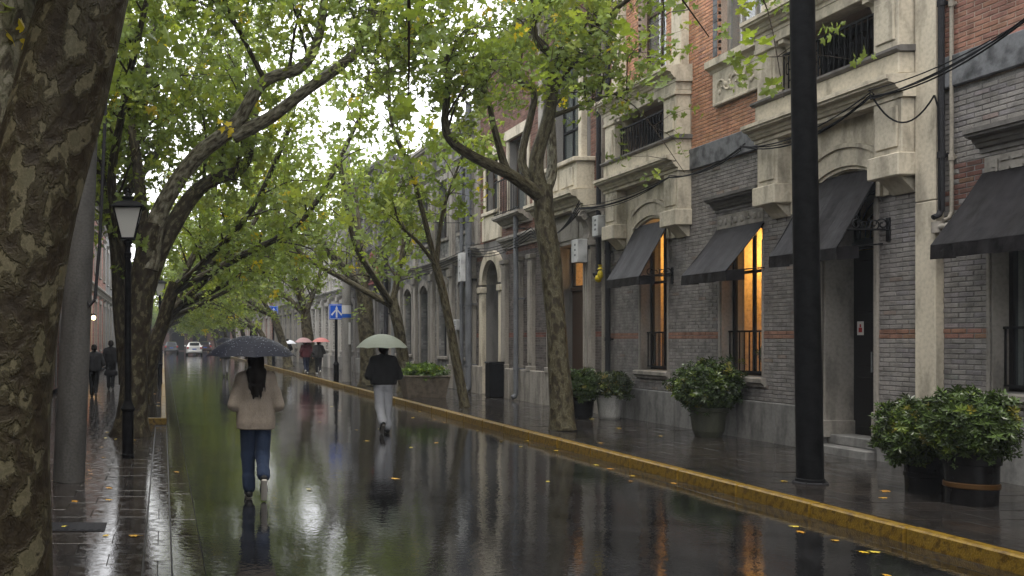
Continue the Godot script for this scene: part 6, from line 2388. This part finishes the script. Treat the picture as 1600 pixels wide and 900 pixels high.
# a walking person seen from behind, 1.70 m tall before scaling; faces -z
# o: height, turn, coat, trousers, shoe, hair ("long", "short"), stride (1: right foot back, -1: left), arms, cell
func person(label: String, at: Vector3, o: Dictionary) -> void:
	var t := thing("person", label, "person", at, o.get("group", ""))
	var sc: float = o.get("height", 1.7) / 1.7
	var xf := Transform3D(Basis(Vector3.UP, o.get("turn", 0.0)), at)
	var cell: float = o.get("cell", 0.016)
	var s: float = o.get("stride", 1.0)
	var V := func(x: float, y: float, z: float) -> Vector3: return Vector3(x * s, y, z)
	# standing leg on -s side, trailing leg on +s side with lifted heel
	var lift: float = o.get("lift", 1.0)
	var hipA := V.call(-0.085, 0.90, 0.0)
	var kneeA := V.call(-0.085, 0.49, -0.05)
	var ankA := V.call(-0.075, 0.085, -0.02)
	var toeA := V.call(-0.085, 0.035, -0.17)
	var hipB := V.call(0.085, 0.90, 0.0)
	var kneeB := V.call(0.075, 0.49, 0.02 + 0.02 * lift)
	var ankB := V.call(0.06, 0.11 + 0.17 * lift, 0.10 + 0.21 * lift)
	var toeB := V.call(0.07, 0.037, 0.02 + 0.21 * lift)
	var w: float = o.get("wide", 1.0)
	var elL := Vector3(-0.27 * w, 1.08, 0.03)
	var elR := Vector3(0.27 * w, 1.08, 0.03)
	var haL := Vector3(-0.10, 1.12, -0.26)
	var haR := Vector3(0.08, 1.16, -0.27)
	if o.get("arm_down", false):
		elL = Vector3(-0.245 * w, 1.10, 0.05); haL = Vector3(-0.25 * w, 0.86, -0.04)
	var shL := Vector3(-0.175 * w, 1.39, 0.0)
	var shR := Vector3(0.175 * w, 1.39, 0.0)
	var hand := MB.new()
	# body: one continuous figure under the clothes
	var body := [
		[Vector3(0, 1.42, 0.0), Vector3(0, 1.53, -0.01), 0.055, 0.05],
		[Vector3(0, 1.57, -0.02), Vector3(0, 1.615, -0.01), 0.078, 0.088],
		[Vector3(0, 1.535, -0.055), Vector3(0, 1.55, -0.05), 0.045, 0.05],
		[Vector3(0, 1.585, -0.105), Vector3(0, 1.565, -0.115), 0.012, 0.016],
		[Vector3(-0.085, 1.575, 0.0), Vector3(-0.085, 1.60, 0.005), 0.016, 0.02],
		[Vector3(0.085, 1.575, 0.0), Vector3(0.085, 1.60, 0.005), 0.016, 0.02],
		[Vector3(-0.09, 1.33, 0), Vector3(0.09, 1.33, 0), 0.07, 0.07], [Vector3(0, 1.05, 0), Vector3(0, 1.30, 0), 0.085, 0.085],
		[Vector3(-0.06, 0.94, 0), Vector3(0.06, 0.94, 0), 0.11, 0.11], [Vector3(0, 0.95, 0), Vector3(0, 1.1, 0), 0.11, 0.11],
		[hipA, kneeA, 0.075, 0.05], [kneeA, ankA, 0.045, 0.032], [hipB, kneeB, 0.075, 0.05], [kneeB, ankB, 0.045, 0.032],
		[shL, elL, 0.045, 0.036], [elL, haL, 0.034, 0.024], [shR, elR, 0.045, 0.036], [elR, haR, 0.034, 0.024],
	]
	var bm := MB.new()
	blob(bm, tf(body, xf, sc), cell, 0.03)
	# hands: palm, four fingers and thumb closed round the handle
	for h in [[haL, -1.0], [haR, 1.0]]:
		var p: Vector3 = h[0]
		var sg: float = h[1]
		var fwd: Vector3 = (p - (elL if sg < 0 else elR)).normalized()
		var out := Vector3(sg, 0, 0)
		var bones := [[p, p + fwd * 0.07, 0.026, 0.030]]
		for f in 4:
			var up := Vector3(0, 0.034 - f * 0.022, 0)
			var q := p + fwd * 0.085 + up
			bones.append([p + fwd * 0.06 + up, q, 0.010, 0.0095])
			bones.append([q, q - out * 0.03 + fwd * 0.018, 0.0095, 0.009])
			bones.append([q - out * 0.03 + fwd * 0.018, q - out * 0.042 - fwd * 0.012, 0.009, 0.008])
		bones.append([p + fwd * 0.02 + Vector3(0, 0.02, 0), p + fwd * 0.055 - out * 0.03 + Vector3(0, 0.04, 0), 0.012, 0.010])
		if cell < 0.02: blob(bm, tf(bones, xf, sc), 0.005, 0.006)
		else: blob(bm, tf([bones[0]], xf, sc), cell * 0.6, 0.01)
	obj("body", bm, o.skin, t)
	# trousers
	var tw: float = o.get("leg", 1.0)
	var hem := 0.058 * tw
	var tr := [
		[Vector3(-0.075, 0.945, 0.005), Vector3(0.075, 0.945, 0.005), 0.125, 0.125], [Vector3(-0.06, 1.03, 0.0), Vector3(0.06, 1.03, 0.0), 0.115, 0.115],
		[hipA + Vector3(0, -0.02, 0), kneeA, 0.103, 0.078 * tw], [kneeA, ankA + (kneeA - ankA).normalized() * 0.02, 0.078 * tw, hem],
		[hipB + Vector3(0, -0.02, 0), kneeB, 0.103, 0.078 * tw], [kneeB, ankB + (kneeB - ankB).normalized() * 0.02, 0.078 * tw, hem],
		[kneeA + Vector3(0, 0.02, 0.035), kneeA + Vector3(0, -0.10, 0.03), 0.05 * tw, 0.045 * tw], [kneeB + Vector3(0, 0.02, 0.03), kneeB + Vector3(0, -0.10, 0.03), 0.05 * tw, 0.045 * tw],
		[Vector3(-0.07, 0.90, 0.05), Vector3(-0.07, 0.86, 0.05), 0.085, 0.07], [Vector3(0.07, 0.90, 0.05), Vector3(0.07, 0.86, 0.05), 0.085, 0.07],
	]
	# creases at the hem
	for e in [[kneeA, ankA], [kneeB, ankB]]:
		for i in 3:
			var c: Vector3 = (e[1] as Vector3).lerp(e[0], 0.10 + 0.13 * i)
			tr.append([c + Vector3(-0.025, 0.008, 0.02), c + Vector3(0.025, -0.008, 0.02), 0.046 * tw, 0.044 * tw])
	var tm := MB.new()
	blob(tm, tf(tr, xf, sc), cell, 0.025)
	obj("trousers", tm, o.trousers, t)
	# coat or sweater
	var hemy: float = o.get("hem", 0.86)
	var ct := [
		[Vector3(-0.115 * w, 1.355, 0.0), Vector3(0.115 * w, 1.355, 0.0), 0.105, 0.105],
		[Vector3(-0.09 * w, 1.42, 0.0), Vector3(0.09 * w, 1.42, 0.0), 0.055, 0.055], [Vector3(0, 1.44, 0.0), Vector3(0, 1.475, 0.0), 0.07, 0.062],
		[Vector3(-0.085 * w, 1.24, 0.01), Vector3(0.085 * w, 1.24, 0.01), 0.125, 0.125],
		[Vector3(-0.085 * w, 1.12, 0.0), Vector3(0.085 * w, 1.12, 0.0), 0.122, 0.122],
		[Vector3(-0.10 * w, 1.00, 0.005), Vector3(0.10 * w, 1.00, 0.005), 0.128, 0.128],
		[Vector3(-0.10 * w, hemy - 0.06, 0.01), Vector3(0.10 * w, hemy - 0.06, 0.01), 0.132, 0.132], [Vector3(-0.10 * w, hemy + 0.08, 0.01), Vector3(0.10 * w, hemy + 0.08, 0.01), 0.130, 0.130],
		[shL, elL, 0.068, 0.054], [elL, elL.lerp(haL, 0.86), 0.054, 0.045], [shR, elR, 0.068, 0.054], [elR, elR.lerp(haR, 0.86), 0.054, 0.045],
		[shL.lerp(elL, 0.55) + Vector3(-0.02, 0, 0.015), elL + Vector3(0.0, 0.0, 0.02), 0.05, 0.045], [shR.lerp(elR, 0.55) + Vector3(0.02, 0, 0.015), elR + Vector3(0.0, 0.0, 0.02), 0.05, 0.045],
	]
	# folds down the back
	for q in [[-0.09, 1.34, -0.05, 1.02], [0.08, 1.32, 0.05, 1.06], [-0.03, 1.12, -0.10, hemy + 0.06], [0.10, 1.14, 0.05, hemy + 0.05]]:
		ct.append([Vector3(q[0], q[1], 0.080), Vector3(q[2], q[3], 0.088), 0.030, 0.028])
	var cm := MB.new()
	blob(cm, tf(ct, xf, sc), cell, 0.055, at.y + hemy * sc)
	obj("coat", cm, o.coat, t)
	# shoes, one mesh each
	for e in [[ankA, toeA, false], [ankB, toeB, true]]:
		var sm := MB.new()
		var an: Vector3 = e[0]
		var to: Vector3 = e[1]
		var heel := an + Vector3(0, -0.045, 0.035)
		if e[2]: heel = an + Vector3(0, -0.005, 0.05)
		blob(sm, tf([[an, heel, 0.040, 0.036], [heel, an.lerp(to, 0.6) , 0.036, 0.042], [an.lerp(to, 0.6), to, 0.042, 0.034]], xf, sc), min(cell, 0.014), 0.02)
		var sh := obj("shoe", sm, o.shoe, t)
		var so := MB.new()
		var f := (to - heel).normalized()
		var dn := Vector3(1, 0, 0).cross(f).normalized()
		if dn.y > 0: dn = -dn
		blob(so, tf([[heel + dn * 0.030, to + dn * 0.028, 0.028, 0.028, Vector3(1.2, 0.5, 1.0)]], xf, sc), min(cell, 0.010), 0.01)
		obj("sole", so, o.sole, sh)
	# hair
	var hm := MB.new()
	var hb := [[Vector3(0, 1.60, 0.012), Vector3(0, 1.635, 0.002), 0.098, 0.094]]
	if o.get("hair", "short") == "long":
		hb.append([Vector3(0, 1.56, 0.05), Vector3(0.0, 1.40, 0.10), 0.095, 0.09])
		hb.append([Vector3(-0.06, 1.46, 0.09), Vector3(-0.065, 1.27, 0.125), 0.06, 0.022])
		hb.append([Vector3(0.0, 1.44, 0.11), Vector3(-0.01, 1.20, 0.14), 0.075, 0.022])
		hb.append([Vector3(0.06, 1.46, 0.09), Vector3(0.075, 1.30, 0.125), 0.06, 0.018])
		hb.append([Vector3(-0.03, 1.3, 0.135), Vector3(-0.04, 1.16, 0.14), 0.035, 0.010])
		hb.append([Vector3(0.03, 1.3, 0.135), Vector3(0.05, 1.18, 0.14), 0.035, 0.008])
		for i in 8: hb.append([Vector3(-0.10 + i * 0.028, 1.50, 0.12), Vector3(-0.095 + i * 0.027, 1.27 - 0.035 * (i % 3) - 0.02 * (3.5 - abs(i - 3.5)), 0.155), 0.012, 0.007])
	else:
		hb.append([Vector3(0, 1.57, 0.045), Vector3(0, 1.535, 0.04), 0.07, 0.055])
	blob(hm, tf(hb, xf, sc), min(cell, 0.013), 0.014)
	obj("hair", hm, o.hair_m, t)
	if o.has("umbrella"):
		var u: Dictionary = o.umbrella
		umbrella(u.label, xf * (haR * sc) + Vector3(0, 0, -0.02), at + Vector3(u.get("dx", 0.0), u.top, u.get("dz", -0.12)), u.r, u.drop, u.m, u.get("lean", 0.0), u.get("wet", false))

func umbrella(label: String, hand: Vector3, top: Vector3, r: float, drop: float, m: Material, lean: float, wet := false) -> void:
	var t := thing("umbrella", label, "umbrella", hand, "open umbrellas carried in the rain")
	var up := (top - hand).normalized()
	up = Vector3(lean, 1, 0).normalized()
	var x := up.cross(Vector3(0, 0, 1)).normalized()
	var z := x.cross(up)
	var n := 8
	var rings := 7
	var per := 6
	var mb := MB.new()
	var pt := func(u: float, a: float) -> Vector3:
		# u 0..1 from the crown to the rim; panels sag between ribs
		var seg := fposmod(a / TAU * n, 1.0)
		var sag := sin(seg * PI)
		var rr := r * u * (1.0 - 0.045 * sag * u)
		var h := -drop * (u * u * 0.85 + 0.15 * u * u * u * u) + 0.03 * sag * u * drop * 4.0 * (u - 0.55)
		return top + (x * cos(a) + z * sin(a)) * rr + up * h
	for i in rings:
		for k in n * per:
			var a0 := TAU * k / (n * per)
			var a1 := TAU * (k + 1) / (n * per)
			var u0 := i / float(rings)
			var u1 := (i + 1) / float(rings)
			if i == 0: face3(mb, pt.call(0.0, a0), pt.call(u1, a0), pt.call(u1, a1), up)
			else: face(mb, pt.call(u0, a0), pt.call(u1, a0), pt.call(u1, a1), pt.call(u0, a1), up)
	obj("canopy", mb, m, t)
	if wet:
		# raindrops standing on the cloth
		var rng := RandomNumberGenerator.new()
		rng.seed = 19
		var dm := MB.new()
		dm.ball(Vector3.ZERO, Vector3(1, 0.6, 1), 8)
		var xf := []
		for i in 420:
			var a := rng.randf() * TAU
			var u := sqrt(rng.randf()) * 0.97
			var s := rng.randf_range(0.0018, 0.0055)
			xf.append(Transform3D(Basis.from_scale(Vector3(s, s, s * rng.randf_range(1.0, 2.2))), pt.call(u, a) + up * 0.001))
		var wm := flat(lin(0.35, 0.37, 0.42), 0.05)
		wm.metallic_specular = 0.8
		copies("raindrops", dm.mesh(), wm, t, xf, [])
	var rb := MB.new()
	for k in n:
		var a := TAU * k / n
		var pts := []
		for i in 6: pts.append(pt.call(0.02 + 0.97 * i / 5.0, a) - up * 0.006)
		rb.line(pts, 0.0035, 4)
		rb.rod(top - up * (drop * 1.1 + 0.05), pt.call(0.5, a) - up * 0.008, 0.003, 4)
	obj("ribs", rb, M.iron, t)
	var sh := MB.new()
	sh.line([top + up * 0.05, top - up * 0.1, hand + Vector3(0, 0.05, 0), hand - Vector3(0, 0.08, 0)], 0.006, 6)
	sh.lathe(top, [[0.012, 0.0], [0.012, 0.03], [0.006, 0.04], [0.005, 0.075], [0.0, 0.08]], 8, up)
	obj("shaft", sh, M.iron, t)

func face3(mb: MB, a: Vector3, b: Vector3, c: Vector3, nn: Vector3) -> void:
	if (b - a).cross(c - a).dot(nn) < 0: mb.tri(a, c, b)
	else: mb.tri(a, b, c)

func cloth_mat(r: float, g: float, b: float, rough := 0.85) -> StandardMaterial3D:
	var m := tri_mat(lin(r, g, b), rough, TX.fine, 4.0)
	m.uv1_scale = Vector3(4.0, 1.6, 4.0)
	m.heightmap_enabled = true
	m.heightmap_texture = TX.fold
	m.heightmap_scale = 0.7
	m.rim_enabled = true
	m.rim = 0.25
	return m

func people() -> void:
	var skin := flat(lin(0.42, 0.25, 0.17), 0.55)
	var hair := flat(lin(0.008, 0.006, 0.005), 0.62)
	var dark := cloth_mat(0.013, 0.013, 0.014)
	var black_shoe := flat(lin(0.015, 0.015, 0.016), 0.5)
	var white_shoe := flat(lin(0.55, 0.55, 0.55), 0.6)
	var grey_sole := flat(lin(0.12, 0.11, 0.10), 0.6)
	var pale_sole := flat(lin(0.45, 0.42, 0.38), 0.6)
	var navy := flat(lin(0.008, 0.009, 0.015), 0.5)
	navy.metallic_specular = 0.2
	var sage := flat(lin(0.27, 0.295, 0.245), 0.4)
	sage.backlight_enabled = true
	sage.backlight = Color(0.45, 0.5, 0.42)
	var rosy := flat(lin(0.42, 0.17, 0.16), 0.45)
	rosy.backlight_enabled = true
	rosy.backlight = Color(0.4, 0.2, 0.2)
	var pink := flat(lin(0.40, 0.26, 0.27), 0.45)
	pink.backlight_enabled = true
	pink.backlight = Color(0.4, 0.25, 0.25)
	var white := flat(lin(0.6, 0.62, 0.68), 0.45)
	person("person in beige jacket and blue jeans walking away under a navy umbrella", Vector3(1.05, 0.0, -10.9), {"height": 1.66, "coat": cloth_mat(0.29, 0.245, 0.20), "trousers": cloth_mat(0.022, 0.034, 0.066), "shoe": black_shoe, "sole": pale_sole, "skin": skin, "hair": "long", "hair_m": hair, "stride": 1.0, "cell": 0.014, "hem": 0.80, "wide": 0.96, "leg": 1.06,
		"umbrella": {"label": "navy blue umbrella covered in raindrops held by the person in beige", "top": 1.84, "r": 0.52, "drop": 0.24, "m": navy, "dx": -0.045, "wet": true}})
	person("person in black sweater and pale grey trousers walking under a sage umbrella", Vector3(4.22, 0.0, -18.4), {"height": 1.72, "coat": dark, "trousers": cloth_mat(0.36, 0.37, 0.40), "shoe": black_shoe, "sole": grey_sole, "skin": skin, "hair_m": hair, "stride": -1.0, "cell": 0.016, "hem": 0.92, "wide": 1.1, "leg": 1.15, "lift": 0.55,
		"umbrella": {"label": "pale sage green umbrella over the person in black sweater", "top": 1.90, "r": 0.50, "drop": 0.27, "m": sage, "dx": 0.0}})
	person("person in maroon jacket walking under a pale pink umbrella", Vector3(6.92, 0.14, -46.5), {"height": 1.62, "coat": cloth_mat(0.10, 0.025, 0.032), "trousers": cloth_mat(0.02, 0.025, 0.05), "shoe": white_shoe, "sole": pale_sole, "skin": skin, "hair_m": hair, "stride": -1.0, "cell": 0.03, "hem": 0.82, "wide": 1.15, "lift": 0.3, "arm_down": true,
		"umbrella": {"label": "pale pink umbrella above the person in maroon", "top": 1.74, "r": 0.44, "drop": 0.24, "m": pink, "dx": -0.10}})
	person("person in charcoal jacket walking under a coral red umbrella", Vector3(7.36, 0.14, -45.5), {"height": 1.60, "coat": cloth_mat(0.035, 0.034, 0.034), "trousers": dark, "shoe": white_shoe, "sole": pale_sole, "skin": skin, "hair_m": hair, "stride": 1.0, "cell": 0.03, "hem": 0.84, "wide": 1.1, "lift": 0.3, "arm_down": true,
		"umbrella": {"label": "coral red umbrella above the person in charcoal", "top": 1.74, "r": 0.44, "drop": 0.22, "m": rosy, "dx": 0.14}})
	person("person in grey top and blue jeans between the two red umbrellas", Vector3(7.12, 0.14, -47.6), {"height": 1.5, "coat": cloth_mat(0.18, 0.15, 0.14), "trousers": cloth_mat(0.05, 0.07, 0.11), "shoe": white_shoe, "sole": pale_sole, "skin": skin, "hair_m": hair, "cell": 0.03, "lift": 0.3, "arm_down": true})
	person("person in dark jacket and grey trousers far ahead on the road", Vector3(3.02, 0.0, -46.5), {"height": 1.68, "coat": cloth_mat(0.025, 0.025, 0.028), "trousers": cloth_mat(0.16, 0.16, 0.17), "shoe": black_shoe, "sole": grey_sole, "skin": skin, "hair_m": hair, "cell": 0.03, "lift": 0.5, "arm_down": true,
		"umbrella": {"label": "dark umbrella of the distant person on the road", "top": 1.88, "r": 0.5, "drop": 0.26, "m": navy, "dx": -0.05}})
	person("person far along the right pavement under a white umbrella", Vector3(7.5, 0.14, -58.0), {"height": 1.66, "coat": dark, "trousers": dark, "shoe": black_shoe, "sole": grey_sole, "skin": skin, "hair_m": hair, "cell": 0.035, "lift": 0.3, "arm_down": true,
		"umbrella": {"label": "white umbrella far along the right pavement", "top": 1.62, "r": 0.46, "drop": 0.24, "m": white, "dx": 0.1}})
	person("person in long dark coat standing near the left doorway", Vector3(-1.85, 0.0, -34.0), {"height": 1.74, "coat": dark, "trousers": dark, "shoe": black_shoe, "sole": grey_sole, "skin": skin, "hair_m": hair, "cell": 0.03, "hem": 0.5, "wide": 1.1, "lift": 0.0, "arm_down": true})
	person("person in dark jacket walking beside the concrete pole", Vector3(-2.12, 0.0, -29.5), {"height": 1.62, "coat": cloth_mat(0.03, 0.03, 0.033), "trousers": dark, "shoe": black_shoe, "sole": grey_sole, "skin": skin, "hair_m": hair, "cell": 0.03, "wide": 1.15, "lift": 0.4, "arm_down": true})

# ------------------------------------------------------------------ cars
func car(label: String, at: Vector3, paint: Color) -> void:
	# stands with its back to the viewer; 4.3 m long
	var t := thing("car", label, "car", at, "cars at the far end of the street")
	var pm := flat(paint, 0.25)
	pm.clearcoat_enabled = true
	pm.clearcoat = 0.8
	pm.clearcoat_roughness = 0.05
	var secs := [  # z, half width low, half width high, bottom, shoulder, roof half width, roof height
		[0.0, 0.74, 0.78, 0.42, 0.92, 0.60, 0.98], [-0.12, 0.86, 0.86, 0.28, 0.96, 0.62, 1.10], [-0.5, 0.88, 0.89, 0.24, 0.98, 0.60, 1.44], [-1.4, 0.89, 0.90, 0.24, 0.97, 0.60, 1.50], [-2.2, 0.89, 0.90, 0.24, 0.95, 0.58, 1.46], [-3.05, 0.88, 0.88, 0.24, 0.92, 0.62, 1.00], [-3.9, 0.84, 0.84, 0.26, 0.82, 0.6, 0.86], [-4.25, 0.66, 0.70, 0.36, 0.68, 0.5, 0.70]]
	var mb := MB.new()
	var gl := MB.new()
	var ring := func(s: Array) -> Array:
		var z: float = s[0]
		return [Vector3(-s[1], s[3], z), Vector3(-s[2], (s[3] + s[4]) * 0.5, z), Vector3(-s[2] * 0.98, s[4], z), Vector3(-s[5], s[6] - 0.05, z), Vector3(-s[5] * 0.8, s[6], z), Vector3(s[5] * 0.8, s[6], z), Vector3(s[5], s[6] - 0.05, z), Vector3(s[2] * 0.98, s[4], z), Vector3(s[2], (s[3] + s[4]) * 0.5, z), Vector3(s[1], s[3], z)]
	for i in secs.size() - 1:
		var a: Array = ring.call(secs[i])
		var b: Array = ring.call(secs[i + 1])
		for k in 10:
			var j := (k + 1) % 10
			var c := at + Vector3(0, 0.7, (secs[i][0] + secs[i + 1][0]) / 2)
			mb.out_quad(at + a[k], at + a[j], at + b[j], at + b[k], c)
	for e in [0, secs.size() - 1]:
		var r: Array = ring.call(secs[e])
		for k in range(1, 9):
			var nn := Vector3(0, 0, 1.0 if e == 0 else -1.0)
			face3(mb, at + r[0], at + r[k], at + r[k + 1], nn)
	obj("body", mb, pm, t)
	var dg := flat(lin(0.02, 0.022, 0.025), 0.05)
	var w := MB.new()
	w.out_quad(at + Vector3(-0.56, 1.10, -0.06), at + Vector3(0.56, 1.10, -0.06), at + Vector3(0.52, 1.42, -0.44), at + Vector3(-0.52, 1.42, -0.44), at + Vector3(0, 0.8, -2))
	obj("rear_window", w, dg, t)
	for s in [-1.0, 1.0]:
		var sw := MB.new()
		sw.out_quad(at + Vector3(s * 0.872, 1.0, -0.75), at + Vector3(s * 0.862, 1.0, -2.75), at + Vector3(s * 0.63, 1.40, -2.2), at + Vector3(s * 0.645, 1.42, -0.75), at + Vector3(0, 0.8, -1.5))
		obj("side_window", sw, dg, t)
		var tl := MB.new()
		tl.bbox(at + Vector3(s * 0.62, 0.74, 0.03), at + Vector3(s * 0.84, 0.94, -0.10), 0.02)
		obj("tail_lamp", tl, flat(lin(0.4, 0.02, 0.02), 0.2), t)
		var mr := MB.new()
		mr.bbox(at + Vector3(s * 0.90, 0.98, -2.75), at + Vector3(s * 1.06, 1.12, -2.62), 0.03)
		obj("mirror", mr, pm, t)
	for z in [-0.85, -3.4]:
		for s in [-1.0, 1.0]:
			var wh := MB.new()
			wh.lathe(at + Vector3(s * 0.70, 0.31, z), [[0.0, 0.0], [0.31, 0.0], [0.31, 0.20], [0.0, 0.20]], 18, Vector3(s, 0, 0))
			obj("wheel", wh, flat(lin(0.015, 0.015, 0.015), 0.8), t)
	var bp := MB.new()
	bp.bbox(at + Vector3(-0.80, 0.34, 0.06), at + Vector3(0.80, 0.58, -0.08), 0.04)
	obj("bumper", bp, pm, t)
	var np := MB.new()
	np.box(at + Vector3(-0.23, 0.64, 0.005), at + Vector3(0.23, 0.76, 0.02))
	obj("number_plate", np, flat(lin(0.05, 0.12, 0.45), 0.4), t)

func cars() -> void:
	car("white hatchback far down the road", Vector3(3.45, 0.0, -106.0), lin(0.75, 0.76, 0.78))
	car("dark car parked along the far left kerb", Vector3(1.05, 0.0, -122.0), lin(0.02, 0.022, 0.025))
	car("dark red car parked along the far right kerb", Vector3(5.6, 0.0, -128.0), lin(0.05, 0.03, 0.03))
